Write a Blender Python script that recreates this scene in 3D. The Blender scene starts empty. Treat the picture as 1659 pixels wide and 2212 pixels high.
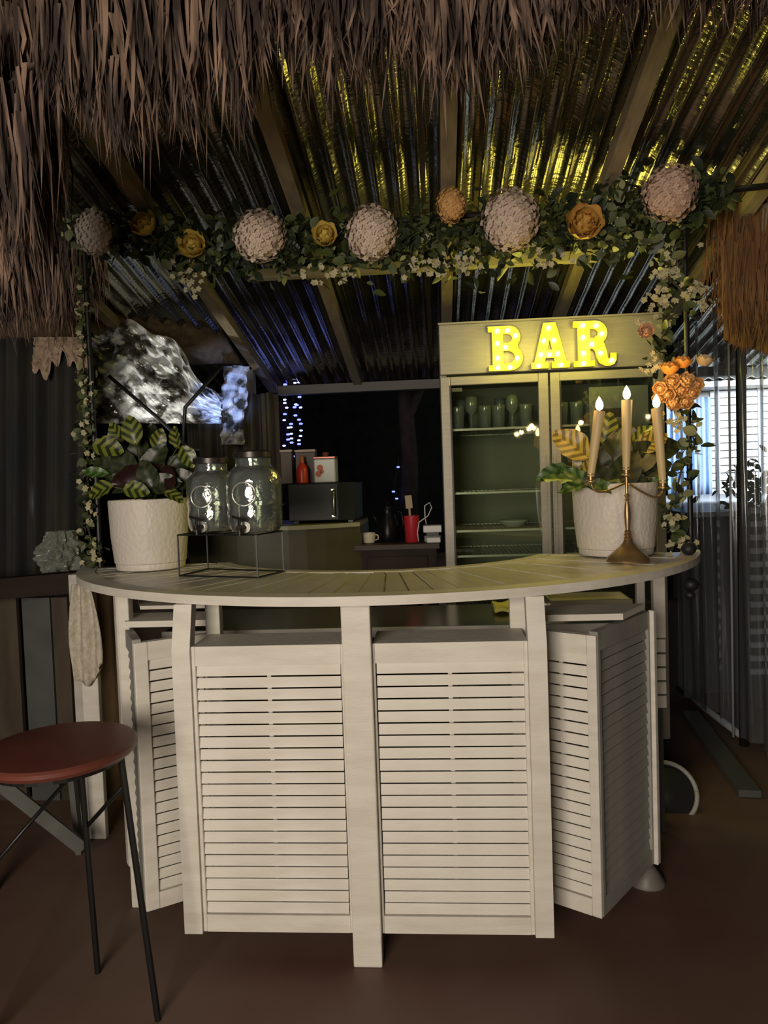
import bpy, math, random
from mathutils import Vector, Matrix, Euler, noise as mnoise
R = math.radians
rnd = random.Random(7)
scn = bpy.context.scene
COL = scn.collection

# ------------------------------------------------------------------ camera
H = 1.41; FPX = 1600.0; CX, CY = 829.5, 1106.0
yaw, pitch, roll = R(4.3), R(-2.5), R(2.0)
fw = Vector((-math.sin(yaw)*math.cos(pitch), math.cos(yaw)*math.cos(pitch), math.sin(pitch)))
r0 = Vector((math.cos(yaw), math.sin(yaw), 0)); u0 = r0.cross(fw)
rt = r0*math.cos(roll) - u0*math.sin(roll); up = rt.cross(fw)
cam_d = bpy.data.cameras.new('camera'); cam = bpy.data.objects.new('camera', cam_d); COL.objects.link(cam)
cam_d.sensor_fit = 'VERTICAL'; cam_d.sensor_height = 36; cam_d.lens = FPX/2212*36
cam_d.clip_start = .05; cam_d.clip_end = 100
M3 = Matrix((rt, up, -fw)).transposed()
cam.matrix_world = Matrix.Translation((0, 0, H)) @ M3.to_4x4()
scn.camera = cam

# ------------------------------------------------------------------ world, lights, exposure
w = bpy.data.worlds.new('night'); scn.world = w; w.use_nodes = True
w.node_tree.nodes['Background'].inputs[0].default_value = (.30, .36, .55, 1)
w.node_tree.nodes['Background'].inputs[1].default_value = .004
scn.view_settings.view_transform = 'Standard'; scn.view_settings.look = 'None'
scn.view_settings.exposure = 0; scn.view_settings.gamma = 1; scn.view_settings.use_curve_mapping = False

def light(name, kind, loc, power, color, size=.1, target=None, spot=None, blend=.5, sy=None):
    d = bpy.data.lights.new(name, kind); d.energy = power; d.color = color
    if kind == 'AREA':
        d.size = size
        if sy: d.shape = 'RECTANGLE'; d.size_y = sy
    else: d.shadow_soft_size = size
    if spot: d.spot_size = spot; d.spot_blend = blend
    o = bpy.data.objects.new(name, d); COL.objects.link(o); o.location = loc
    if target is not None: o.rotation_euler = (Vector(target)-Vector(loc)).to_track_quat('-Z', 'Y').to_euler()
    return o
# warm lamp of the seating area behind the viewer
light('terrace_lamp', 'AREA', (-.95, -1.6, 1.5), 112, (1, .88, .745), 1.3, (-.25, 2.1, .8))
# flood lamp on the white cabin at the right, daylight-white
light('cabin_floodlight', 'SPOT', (3.1, 5.3, 2.5), 760, (.93, .97, 1), .2, (3.3, 8.2, 1.2), R(112), .6)
# lamps hitting the crumpled plastic at the left
light('white_yard_lamp', 'SPOT', (-1.62, 3.40, 1.45), 26, (1, .97, .85), .02, (-1.40, 3.9, 1.93), R(50), .8)
light('blue_yard_lamp', 'SPOT', (-.98, 3.40, 1.62), 34, (.30, .45, 1), .02, (-1.13, 3.9, 1.83), R(32), .6)

# ------------------------------------------------------------------ helpers
def ray(px, py): return fw + rt*((px-CX)/FPX) - up*((py-CY)/FPX)
def PY(px, py, Y):
    d = ray(px, py); return Vector((0, 0, H)) + d*(Y/d.y)
def PZ(px, py, Z):
    d = ray(px, py); return Vector((0, 0, H)) + d*((Z-H)/d.z)

MATS = {}
def mat(name, col, rough=.6, metal=0, col2=None, scale=8, detail=4, stretch=(1, 1, 1), bump=0, bscale=40, bstretch=None,
        emit=None, estr=0, alpha=1, trans=0, spec=.5, coat=0, thin=None, contrast=(.35, .65), wave=None, rough2=None, sub=0):
    if name in MATS: return MATS[name]
    m = bpy.data.materials.new(name); m.use_nodes = True; nt = m.node_tree; N = nt.nodes; L = nt.links
    b = N['Principled BSDF']
    b.inputs['Base Color'].default_value = (*col, 1); b.inputs['Roughness'].default_value = rough
    b.inputs['Metallic'].default_value = metal; b.inputs['Specular IOR Level'].default_value = spec
    b.inputs['Alpha'].default_value = alpha; b.inputs['Transmission Weight'].default_value = trans
    b.inputs['Coat Weight'].default_value = coat
    if sub: b.inputs['Subsurface Weight'].default_value = sub; b.inputs['Subsurface Scale'].default_value = .02
    tc = N.new('ShaderNodeTexCoord')
    def mapping(st):
        mp = N.new('ShaderNodeMapping'); mp.inputs['Scale'].default_value = st
        L.new(tc.outputs['Object'], mp.inputs['Vector']); return mp.outputs[0]
    if col2 is not None:
        nz = N.new('ShaderNodeTexNoise'); nz.inputs['Scale'].default_value = scale; nz.inputs['Detail'].default_value = detail
        L.new(mapping(stretch), nz.inputs['Vector'])
        cr = N.new('ShaderNodeValToRGB'); cr.color_ramp.elements[0].position = contrast[0]; cr.color_ramp.elements[1].position = contrast[1]
        cr.color_ramp.elements[0].color = (*col, 1); cr.color_ramp.elements[1].color = (*col2, 1)
        L.new(nz.outputs['Fac'], cr.inputs[0]); L.new(cr.outputs[0], b.inputs['Base Color'])
        if rough2 is not None:
            mr = N.new('ShaderNodeMapRange'); mr.inputs['To Min'].default_value = rough; mr.inputs['To Max'].default_value = rough2
            mr.inputs['From Min'].default_value = .35; mr.inputs['From Max'].default_value = .65
            L.new(nz.outputs['Fac'], mr.inputs[0]); L.new(mr.outputs[0], b.inputs['Roughness'])
    if bump:
        n2 = N.new('ShaderNodeTexNoise'); n2.inputs['Scale'].default_value = bscale; n2.inputs['Detail'].default_value = 3
        L.new(mapping(bstretch or stretch), n2.inputs['Vector'])
        bp = N.new('ShaderNodeBump'); bp.inputs['Strength'].default_value = bump; bp.inputs['Distance'].default_value = .01
        L.new(n2.outputs['Fac'], bp.inputs['Height']); L.new(bp.outputs[0], b.inputs['Normal'])
    if emit: b.inputs['Emission Color'].default_value = (*emit, 1); b.inputs['Emission Strength'].default_value = estr
    if thin is not None:      # thin clear sheet: see-through with a glossy film, the same for every ray
        out = N['Material Output']; tr = N.new('ShaderNodeBsdfTransparent'); tr.inputs[0].default_value = (*col, 1)
        gl = N.new('ShaderNodeBsdfGlossy'); gl.inputs['Roughness'].default_value = rough; gl.inputs[0].default_value = (1, 1, 1, 1)
        fr = N.new('ShaderNodeFresnel'); fr.inputs[0].default_value = 1.5
        mx = N.new('ShaderNodeMixShader'); mm = N.new('ShaderNodeMath'); mm.operation = 'MULTIPLY'; mm.inputs[1].default_value = thin; mm.use_clamp = True
        L.new(fr.outputs[0], mm.inputs[0]); L.new(mm.outputs[0], mx.inputs[0]); L.new(tr.outputs[0], mx.inputs[1]); L.new(gl.outputs[0], mx.inputs[2])
        if bump: L.new(bp.outputs[0], gl.inputs['Normal'])
        last = mx
        if metal:             # here: share of milky haze on the sheet
            df = N.new('ShaderNodeBsdfDiffuse'); df.inputs[0].default_value = (.8, .85, .9, 1)
            m2 = N.new('ShaderNodeMixShader'); m2.inputs[0].default_value = metal
            L.new(mx.outputs[0], m2.inputs[1]); L.new(df.outputs[0], m2.inputs[2]); last = m2
        L.new(last.outputs[0], out.inputs[0])
    MATS[name] = m; return m

class MB:
    def __init__(s): s.v = []; s.f = []
    def add(s, vs, fs):
        n = len(s.v); s.v += [tuple(v) for v in vs]; s.f += [tuple(i+n for i in f) for f in fs]; return s
    def obox(s, c, a, b, d):          # centre and three half axes
        c, a, b, d = map(Vector, (c, a, b, d)); vs = []
        for k in (-1, 1):
            for j in (-1, 1):
                for i in (-1, 1): vs.append(c+a*i+b*j+d*k)
        return s.add(vs, [(0, 2, 3, 1), (4, 5, 7, 6), (0, 1, 5, 4), (2, 6, 7, 3), (0, 4, 6, 2), (1, 3, 7, 5)])
    def box(s, x0, x1, y0, y1, z0, z1):
        return s.obox(((x0+x1)/2, (y0+y1)/2, (z0+z1)/2), ((x1-x0)/2, 0, 0), (0, (y1-y0)/2, 0), (0, 0, (z1-z0)/2))
    def beam(s, p, q, w_, h_, upv=(0, 0, 1)):
        p, q = Vector(p), Vector(q); d = (q-p); L_ = d.length; d.normalize(); u = Vector(upv)
        if abs(d.dot(u)) > .95: u = Vector((0, 1, 0))
        a = d.cross(u).normalized(); b = a.cross(d)
        return s.obox((p+q)/2, a*w_/2, b*h_/2, d*L_/2)
    def tube(s, pts, r, n=8, cap=True):
        pts = [Vector(p) for p in pts]; rs = r if isinstance(r, (list, tuple)) else [r]*len(pts); base = len(s.v); prev = None
        for i, p in enumerate(pts):
            t = (pts[min(i+1, len(pts)-1)]-pts[max(i-1, 0)]).normalized()
            if prev is None:
                a = t.orthogonal().normalized()
            else: a = (prev-t*prev.dot(t)).normalized()
            prev = a; b = t.cross(a)
            for k in range(n):
                th = 2*math.pi*k/n; s.v.append(tuple(p+(a*math.cos(th)+b*math.sin(th))*rs[i]))
        for i in range(len(pts)-1):
            for k in range(n):
                a0 = base+i*n+k; a1 = base+i*n+(k+1) % n; s.f.append((a0, a1, a1+n, a0+n))
        if cap:
            s.f.append(tuple(base+k for k in range(n))[::-1]); s.f.append(tuple(base+(len(pts)-1)*n+k for k in range(n)))
        return s
    def lathe(s, prof, n=32, c=(0, 0, 0), axis=None, sx=1, sy=1):
        base = len(s.v); c = Vector(c); q = Vector((0, 0, 1)).rotation_difference(Vector(axis).normalized()) if axis else None
        for (r_, z_) in prof:
            for k in range(n):
                th = 2*math.pi*k/n; p = Vector((r_*math.cos(th)*sx, r_*math.sin(th)*sy, z_))
                if q: p = q @ p
                s.v.append(tuple(c+p))
        for i in range(len(prof)-1):
            for k in range(n):
                a0 = base+i*n+k; a1 = base+i*n+(k+1) % n; s.f.append((a0, a1, a1+n, a0+n))
        if prof[0][0] > 1e-4: s.f.append(tuple(base+k for k in range(n))[::-1])
        if prof[-1][0] > 1e-4: s.f.append(tuple(base+(len(prof)-1)*n+k for k in range(n)))
        return s
    def prism(s, poly, z0, z1):
        n = len(poly); vs = [(x, y, z0) for x, y in poly]+[(x, y, z1) for x, y in poly]
        return s.add(vs, [tuple(range(n))[::-1], tuple(range(n, 2*n))]+[(i, (i+1) % n, (i+1) % n+n, i+n) for i in range(n)])
    def grid(s, fn, nu, nv):
        base = len(s.v)
        for j in range(nv+1):
            for i in range(nu+1): s.v.append(tuple(fn(i/nu, j/nv)))
        for j in range(nv):
            for i in range(nu):
                a = base+j*(nu+1)+i; s.f.append((a, a+1, a+nu+2, a+nu+1))
        return s
    def ball(s, c, r, n=10, m=6, sz=1):
        return s.lathe([(max(r*math.sin(math.pi*i/m), 1e-5), -r*sz*math.cos(math.pi*i/m)) for i in range(m+1)], n, c)
    def mesh(s, name, m, off=(0, 0, 0), smooth=False):
        me = bpy.data.meshes.new(name); o = Vector(off)
        me.from_pydata([tuple(Vector(v)-o) for v in s.v], [], s.f); me.materials.append(m)
        if smooth:
            me.polygons.foreach_set('use_smooth', [True]*len(me.polygons))
            if smooth == 'auto':
                me.shade_auto = True
        me.validate(); return me
    def build(s, name, m, parent=None, smooth=False, bevel=0, loc=None, solid=0, label=None, kind=None):
        off = Vector(parent['_o']) if parent else Vector(loc or (0, 0, 0))
        me = s.mesh(name, m, off, bool(smooth)); o = bpy.data.objects.new(name, me); COL.objects.link(o)
        if smooth == 'auto':
            for e in range(1): pass
            me.set_sharp_from_angle(angle=R(35))
        if parent: o.parent = parent; o['_o'] = tuple(off)
        else: o.location = off; o['_o'] = tuple(off)
        if solid:
            md = o.modifiers.new('t', 'SOLIDIFY'); md.thickness = solid; md.offset = 0
        if bevel:
            md = o.modifiers.new('b', 'BEVEL'); md.width = bevel; md.segments = 2; md.limit_method = 'ANGLE'
        if label: o['label'] = label
        if kind: o['kind'] = kind
        return o

def tag(o, label, cat, group=None, kind=None):
    o['label'] = label; o['category'] = cat
    if group: o['group'] = group
    if kind: o['kind'] = kind
    return o
def thing(name, label, cat, loc=(0, 0, 0), group=None):
    o = bpy.data.objects.new(name, None); COL.objects.link(o); o.location = loc; o['_o'] = tuple(loc); o.empty_display_size = .05
    return tag(o, label, cat, group)
def struct(name, mb, m, **k):
    o = mb.build(name, m, **k); o['kind'] = 'structure'; return o
def inst(name, me, parent, loc=(0, 0, 0), rot=(0, 0, 0), sc=1, label=None):   # a part sharing mesh data, loc in parent's space
    o = bpy.data.objects.new(name, me); COL.objects.link(o); o.parent = parent; o.location = loc; o.rotation_euler = rot
    o.scale = (sc, sc, sc) if not isinstance(sc, (tuple, list)) else sc
    if label: o['label'] = label
    return o
def dup(root, loc=None, rotz=None, label=None, group=None):
    def cp(o, par):
        c = o.copy(); COL.objects.link(c); c.parent = par
        for ch in o.children: cp(ch, c)
        return c
    r = cp(root, None)
    if loc is not None: r.location = loc
    if rotz is not None: r.rotation_euler.z = rotz
    if label: r['label'] = label
    if group: r['group'] = group
    return r

# ------------------------------------------------------------------ materials
white = mat('white_paint', (.62, .58, .50), .55, col2=(.70, .665, .59), scale=6, stretch=(1, 1, 5), bump=.12, bscale=60)
white_t = mat('white_paint_top', (.56, .52, .43), .30, col2=(.68, .64, .55), scale=5, bump=.12, bscale=50)
white_g = mat('weathered_white_paint', (.44, .42, .37), .6, col2=(.58, .55, .48), scale=9)
shade_p = mat('shaded_white_paint', (.24, .235, .21), .6, col2=(.31, .30, .265), scale=9)  # white paint darkened: shade of the side returns put into the colour
floor_m = mat('red_brown_floor', (.098, .045, .034), .5, col2=(.14, .092, .066), scale=1.1, detail=6, bump=.05, bscale=20, rough2=.6)
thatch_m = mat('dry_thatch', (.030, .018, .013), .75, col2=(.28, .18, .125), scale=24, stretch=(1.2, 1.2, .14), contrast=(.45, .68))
thatch_d = mat('old_thatch', (.05, .03, .016), .9, col2=(.12, .075, .035), scale=14, stretch=(2, 2, .4), bump=.7, bscale=60, bstretch=(3, 3, .3))
zinc = mat('galvanised_sheet', (.38, .37, .30), .15, metal=.95, col2=(.22, .21, .16), scale=3, bump=.22, bscale=9, bstretch=(1, 6, 1))
timber = mat('roof_timber', (.20, .16, .10), .7, col2=(.28, .23, .15), scale=10, stretch=(4, .5, 4))
black_metal = mat('black_metal', (.012, .012, .012), .4, metal=.3)
fridge_m = mat('brushed_aluminium', (.245, .225, .195), .45, metal=.35, col2=(.28, .26, .225), scale=12, stretch=(1, 1, 8))
glass_m = mat('clear_pane', (.80, .84, .76), .03, thin=1.6)
vinyl_m = mat('clear_vinyl', (.86, .90, .95), .14, thin=.8, metal=.06, bump=.35, bscale=5, bstretch=(2, 2, .6))
jar_m = mat('jar_glass', (.86, .90, .84), .05, thin=2.6, metal=.055, bump=.5, bscale=30)
steel = mat('worktop_steel', (.30, .29, .25), .22, metal=.9, bump=.05, bscale=30)
pot_m = mat('white_ceramic', (.66, .61, .54), .5)
def relief(m):      # knitted herringbone relief on the pots
    nt = m.node_tree; N = nt.nodes; L = nt.links; b = N['Principled BSDF']; tc = N.new('ShaderNodeTexCoord')
    v = N.new('ShaderNodeTexVoronoi'); v.inputs['Scale'].default_value = 70; mp = N.new('ShaderNodeMapping'); mp.inputs['Scale'].default_value = (1, 1, .7)
    L.new(tc.outputs['Object'], mp.inputs[0]); L.new(mp.outputs[0], v.inputs['Vector'])
    bp = N.new('ShaderNodeBump'); bp.inputs['Strength'].default_value = .5; bp.inputs['Distance'].default_value = .004
    L.new(v.outputs[0], bp.inputs['Height']); L.new(bp.outputs[0], b.inputs['Normal'])
relief(pot_m)
brass = mat('aged_brass', (.42, .27, .13), .38, metal=.8, col2=(.52, .36, .18), scale=15)
wax = mat('candle_wax', (.66, .50, .24), .5)
flame_m = mat('flame', (1, .8, .4), .5, emit=(1, .80, .42), estr=14)
bulb_m = mat('yellow_led', (1, .9, .4), .5, emit=(1, .91, .26), estr=62)
letter_m = mat('letter_plastic', (.62, .54, .035), .35, spec=.5)
dark_wood = mat('dark_wood', (.016, .009, .006), .6, spec=.2, col2=(.028, .015, .010), scale=6, stretch=(.5, 3, 3))
black_gl = mat('black_gloss', (.006, .006, .006), .32, spec=.15)
olive = mat('olive_panel', (.050, .048, .020), .5, col2=(.068, .064, .030), scale=4)
soil_m = mat('potting_soil', (.02, .014, .01), .95)

# ------------------------------------------------------------------ floor
g = MB(); g.box(-9, 9, -5, 16, -.1, 0); struct('floor', g, floor_m)

# ------------------------------------------------------------------ corrugated roof, rafters, purlins
KZ, Z0 = .2115, 3.165
def roofz(y): return Z0-KZ*y
ceil = bpy.data.objects.new('ceiling', None); COL.objects.link(ceil); ceil['kind'] = 'structure'; ceil['_o'] = (0, 0, 0)
wr = random.Random(3)
for i in range(7):
    xa = -2.26+i*.75
    def fn(u, v, xa=xa, i=i):
        x = xa+u*.79; y = 2.0+v*3.12
        return (x, y, roofz(y)-.009*math.exp(-(((x/.080) % 1-.5)/.16)**2)+.0055*math.cos(2*math.pi*x/.080)+.003*math.sin(5.1*y+2*x+i)+.0011*math.sin(24*y+9*x+1.7*i)+.0012*(i % 2))
    g = MB(); g.grid(fn, 180, 72)
    g.build('roof_sheet', zinc, ceil, smooth=True, solid=.0015)
for x in (-1.71, -1.11, -.52, .07, .675, 1.28, 1.88):
    g = MB(); g.beam((x, 2.02, roofz(2.02)-.040), (x, 5.05, roofz(5.05)-.040), .055, .055)
    g.build('rafter', timber, ceil)
g = MB(); g.beam((-.85, 3.40, roofz(3.40)-.078), (.735, 3.40, roofz(3.40)-.078), .05, .042); g.build('purlin', mat('pale_timber', (.42, .38, .26), .6), ceil)
g = MB(); g.box(-1.06, 2.0, 4.96, 5.02, 2.005, 2.065); g.build('eave_beam', mat('grey_beam', (.16, .155, .145), .7), ceil)
g = MB(); g.beam((1.25, 3.3, 2.40), (1.95, 2.6, 2.50), .03, .12); g.build('side_beam', timber, ceil)
# posts that carry the roof
g = MB(); p = PY(538, 900, 4.6); g.box(p.x-.035, p.x+.035, 4.6, 4.67, 0, roofz(4.62)-.06); struct('trim_1', g, mat('pale_post', (.33, .31, .27), .7))
g = MB()
for q, wd in ((PY(588, 900, 5.3), .22),): g.box(q.x-wd/2, q.x+wd/2, 5.3, 5.34, 0, 2.0)
struct('wall_back', g, mat('red_brown_screen', (.07, .03, .022), .8, col2=(.09, .045, .03), scale=5))

# ------------------------------------------------------------------ the bar counter
bar = thing('bar_counter', 'white painted curved bar counter with louvred front panels', 'bar counter', (-.25, 2.5, 0))
TC = (-.241, 3.326); RO, RI = 1.301, .7085; ZT = 1.09; YC = 3.005
def arc(r, a0, a1, n, c=TC): return [(c[0]+r*math.sin(a0+(a1-a0)*i/n), c[1]-r*math.cos(a0+(a1-a0)*i/n)) for i in range(n+1)]
ao = math.acos((TC[1]-YC)/RO); ai = math.acos((TC[1]-YC)/RI)
g = MB(); outer = arc(RO-.004, -ao, ao, 48); inner = arc(RI+.004, -ai, ai, 48)[::-1]
vs = outer+inner; n = len(outer)
# base board as quads between outer and inner arcs
o2 = arc(RO-.003, -ao, ao, 48); i2 = arc(RI+.003, -ai, ai, 48)
top_ = []
for z in (ZT-.027, ZT-.008):
    top_ += [(x, y, z) for x, y in o2]+[(x, y, z) for x, y in i2]
m_ = 49; fs = []
for i in range(48):
    fs += [(i, i+1, m_+i+1, m_+i), (2*m_+i, 3*m_+i, 3*m_+i+1, 2*m_+i+1), (i, 2*m_+i, 2*m_+i+1, i+1), (m_+i, m_+i+1, 3*m_+i+1, 3*m_+i)]
fs += [(0, m_, 3*m_, 2*m_), (48, 2*m_+48, 3*m_+48, m_+48)]
ct = MB().add(top_, fs).build('countertop', white_g, bar)
def ring(ra, rb, aa, ab, z0, z1, n=48):
    A = arc(ra, -aa, aa, n); B = arc(rb, -ab, ab, n); k = n+1
    vs = [(x, y, z) for z in (z0, z1) for (x, y) in A+B]; fs = []
    for i in range(n):
        fs += [(i, i+1, k+i+1, k+i), (2*k+i, 3*k+i, 3*k+i+1, 2*k+i+1), (i, 2*k+i, 2*k+i+1, i+1), (k+i, k+i+1, 3*k+i+1, 3*k+i)]
    fs += [(0, k, 3*k, 2*k), (n, 2*k+n, 3*k+n, k+n)]
    return MB().add(vs, fs)
def acut(r): return math.acos((TC[1]-YC)/r)
ring(RO, RO-.07, acut(RO), acut(RO-.07), ZT-.027, ZT).build('rim', white, ct)
ring(RI+.05, RI, acut(RI+.05), acut(RI), ZT-.020, ZT).build('rim', white_t, ct)
r_i, r_o = RI+.052, RO-.072
NP = 42
for k in range(NP):
    a0 = -1.27+2.54*k/NP; a1 = a0+2.54/NP; gi = .0042/r_i; go = .0035/r_o
    poly = [(TC[0]+r*math.sin(a), TC[1]-r*math.cos(a)) for r, a in ((r_o, a0+go), (r_o, (a0+a1)/2), (r_o, a1-go), (r_i, a1-gi), (r_i, a0+gi))]
    if max(p_[1] for p_ in poly) > YC+.003:
        poly = [(x, min(y, YC)) for x, y in poly]
        if (poly[0][1] >= YC and poly[4][1] >= YC) or (poly[2][1] >= YC and poly[3][1] >= YC): continue
    MB().prism(poly, ZT-.010, ZT-.0012-.0008*(k % 3)).build('plank', white_t, ct)
# under-apron carrying posts
def post(name, x0, x1, y0, y1, z0, z1, m=white, bev=.004, lab=None):
    return MB().box(x0, x1, y0, y1, z0, z1).build(name, m, bar, bevel=bev, label=lab)
post('centre_post', -.290, -.206, 2.072, 2.125, 0, ZT-.028)
for xa_, xb_ in ((-.792, -.738), (.236, .288)):      # side posts, their heads canted back under the top
    za_, zb_ = .93, ZT-.0275; g = MB().box(xa_, xb_, 2.085, 2.13, .087, za_)
    g.v[4:8] = [(x, y, z) for x, y, z in g.v[4:8]]
    g.add([(xa_, 2.085, za_), (xb_, 2.085, za_), (xb_, 2.13, za_), (xa_, 2.13, za_), (xa_, 2.122, zb_), (xb_, 2.122, zb_), (xb_, 2.165, zb_), (xa_, 2.165, zb_)],
          [(0, 1, 5, 4), (1, 2, 6, 5), (2, 3, 7, 6), (3, 0, 4, 7), (4, 5, 6, 7)])
    g.build('post', white, bar)
post('rear_post', -.752, -.705, 2.28, 2.32, .10, ZT-.03)
post('rear_post', .205, .255, 2.28, 2.32, .10, ZT-.03)
post('rear_post', -1.075, -1.035, 2.36, 2.40, .0, ZT-.03)

def louvre_panel(A, B, z0, z1, depth=.028, sl=.036, sr=.036, rail_t=.058, rail_b=.052, nsl=21, m=white, rod=True, name='louvred_panel'):
    A, B = Vector((*A, 0)), Vector((*B, 0)); u = (B-A).normalized(); W = (B-A).length; nrm = Vector((u.y, -u.x, 0)); up_ = Vector((0, 0, 1))
    def bb(g, s0, s1, d0, d1, a, b): g.obox(A+u*(s0+s1)/2-nrm*(d0+d1)/2+up_*(a+b)/2, u*(s1-s0)/2, nrm*(d1-d0)/2, up_*(b-a)/2)
    g = MB(); bb(g, 0, sl, 0, depth, z0, z1); pn = g.build('stile', m, bar, bevel=.003); pn.name = name
    g = MB(); bb(g, W-sr, W, 0, depth, z0, z1); g.build('stile', m, pn, bevel=.003)
    g = MB(); bb(g, sl, W-sr, .001, depth-.001, z1-rail_t, z1-.0005); g.build('top_rail', m, pn)
    g = MB(); bb(g, sl, W-sr, .001, depth-.001, z0+.0005, z0+rail_b); g.build('bottom_rail', m, pn)
    if rod:
        g = MB(); bb(g, W/2-.006, W/2+.006, depth-.006, depth-.002, z0+rail_b, z1-rail_t); g.build('tilt_rod', m, pn)
    za, zb = z0+rail_b, z1-rail_t; ph = (zb-za)/nsl
    g = MB(); c = A+u*W/2-nrm*(depth*.45); tilt = Vector((0, 0, 1))*math.cos(.20)-nrm*math.sin(.20)
    half = ph*.5-.0029
    g.obox(c, u*((W-sl-sr)/2-.001), (-nrm*math.cos(.20)-Vector((0, 0, 1))*math.sin(.20))*.0035, tilt*half)
    me = g.mesh('slat', m, Vector(bar['_o']))
    for k in range(nsl):
        inst('slat', me, pn, (rnd.uniform(-.0005, .0005), 0, za+ph*(k+.5)), (0, 0, 0))
    return pn
zt1, zb1 = .942, .087
louvre_panel((-.738, 2.096), (-.290, 2.096), zb1, zt1, sl=.012, sr=.008)
louvre_panel((-.206, 2.096), (.236, 2.096), zb1, zt1, sl=.008, sr=.012)
# flanking wings standing a little behind, flaring towards the viewer
louvre_panel((-.948, 2.185), (-.740, 2.325), .090, .935, sl=.042, sr=.03, m=white)
louvre_panel((.240, 2.300), (.440, 2.172), .090, .935, sl=.03, sr=.03, m=white)
# returns running back
louvre_panel((.447, 2.180), (.682, 2.492), .090, .945, sl=.02, sr=.012, m=shade_p, nsl=21, rod=False)
louvre_panel((-1.13, 2.50), (-.955, 2.190), .090, .945, sl=.02, sr=.02, m=shade_p, nsl=21, rod=False)
MB().obox((.692, 2.500, .517), Vector((.6, .8, 0))*.012, Vector((.8, -.6, 0))*.010, (0, 0, .43)).build('corner_post', white, bar, bevel=.003)
MB().obox((-1.135, 2.515, .56), Vector((.6, -.8, 0))*.018, Vector((.8, .6, 0))*.016, (0, 0, .49)).build('corner_post', white, bar, bevel=.003)
# ledges between the posts and wing shelves
MB().box(-.738, -.290, 2.126, 2.275, .920, .941).build('ledge', white, bar)
MB().box(-.206, .236, 2.126, 2.275, .920, .941).build('ledge', white, bar)
MB().prism([(.285, 2.30), (.55, 2.30), (.66, 2.47), (.285, 2.47)], .955, .975).build('wing_shelf', white, bar)
MB().prism([(-1.04, 2.34), (-.76, 2.34), (-.76, 2.50), (-1.10, 2.50)], .955, .975).build('wing_shelf', white, bar)
MB().prism([(-1.02, 2.42), (-.76, 2.42), (-.76, 2.55), (-1.08, 2.55)], 1.00, 1.012).build('wing_shelf', white_g, bar)
# outer legs under the two ends
post('leg', -1.452, -1.384, 2.835, 2.865, 0, ZT-.028)
post('leg', -1.545, -1.500, 2.95, 2.99, 0, ZT-.028, white_g)
a_ = PY(1412, 1300, 2.9); b_ = PY(1438, 1300, 2.9)
post('leg', a_.x, b_.x, 2.9, 2.94, PY(1425, 1379, 2.9).z, ZT-.028)
a_ = PY(1376, 1290, 2.82); b_ = PY(1394, 1290, 2.82)
post('leg', a_.x, b_.x, 2.82, 2.85, 0, ZT-.028, white_g)
# pale splayed foot at the right rear corner
q = PZ(1402, 1915, 0)
MB().lathe([(.062, 0), (.062, .008), (.040, .04), (.016, .075), (.012, .082)], 18, (q.x, q.y+.03, 0)).build('foot', mat('foot_grey', (.16, .14, .125), .5), bar, smooth='auto')
MB().ball((q.x, q.y+.03, .092), .017).build('foot_knob', mat('chrome', (.6, .6, .6), .2, metal=1), bar, smooth=True)

# lace cloth hanging on the left leg
lace = mat('cream_lace', (.60, .54, .44), .85, col2=(.44, .39, .30), scale=60, bump=.5, bscale=90)
def fn(u, v):
    a = PY(152, 1275, 2.825); b = PY(202, 1283, 2.81)
    top = a.lerp(b, u); wd = .75+.55*math.sin(v*2.4)
    x = a.x+(b.x-a.x)*(.5+(u-.5)*wd)+.012*v
    return (x, 2.822-.010*math.sin(u*14+v*2)-.006, 1.04-v*.36+(.05*(u-.5) if v > .9 else 0)-.05*(1-abs(2*u-1))*v)
g = MB().grid(fn, 24, 20)
tag(g.build('lace_cloth', lace, None, smooth=True, solid=.002, loc=(-1.44, 2.75, .7)), 'cream lace cloth hanging down the left outer leg of the bar counter', 'cloth')

# ------------------------------------------------------------------ steel worktop inside the bar
wt = thing('prep_table', 'dark steel prep table with pale front edge inside the curved bar', 'table', (-.2, 2.75, 0))
MB().box(-1.0, .72, 2.56, 3.0, .870, .893).build('tabletop', steel, wt, bevel=.003)
MB().box(-1.0, .72, 2.548, 2.559, .862, .896).build('front_edge', white_g, wt)
for x in (-.96, .68):
    for y in (2.60, 2.96): MB().box(x-.02, x+.02, y-.02, y+.02, 0, .87).build('leg', steel, wt)
MB().box(-.96, .68, 2.6, 2.96, .3, .32).build('lower_shelf', steel, wt)
ycl = mat('yellow_cloth', (.55, .50, .10), .7, col2=(.62, .58, .16), scale=8)
def fn(u, v):
    a = PZ(1068, 1320, .905); return (a.x+u*.13, a.y-.02+v*.16, .905+.008*math.sin(7*u+3*v)+.010*v)
tag(MB().grid(fn, 12, 12).build('folded_cloth', ycl, None, smooth=True, solid=.012, loc=(.22, 2.75, .9)), 'folded yellow cloth on the prep table behind the right bar post', 'cloth')
a = PZ(1190, 1300, .91)
t = thing('serving_tray', 'shallow yellow-lit metal tray on the prep table right of the cloth', 'tray', (a.x+.14, a.y+.05, .894))
bx = MB().box(a.x, a.x+.30, a.y-.02, a.y+.16, .8945, .900); bx.build('base', mat('pale_metal', (.55, .52, .34), .3, metal=.6), t)
for (x0, x1, y0, y1) in ((a.x, a.x+.30, a.y-.026, a.y-.02), (a.x, a.x+.30, a.y+.16, a.y+.166), (a.x-.006, a.x, a.y-.026, a.y+.166), (a.x+.30, a.x+.306, a.y-.026, a.y+.166)):
    MB().box(x0, x1, y0, y1, .8945, .918).build('tray_side', MATS['pale_metal'], t)

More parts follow.
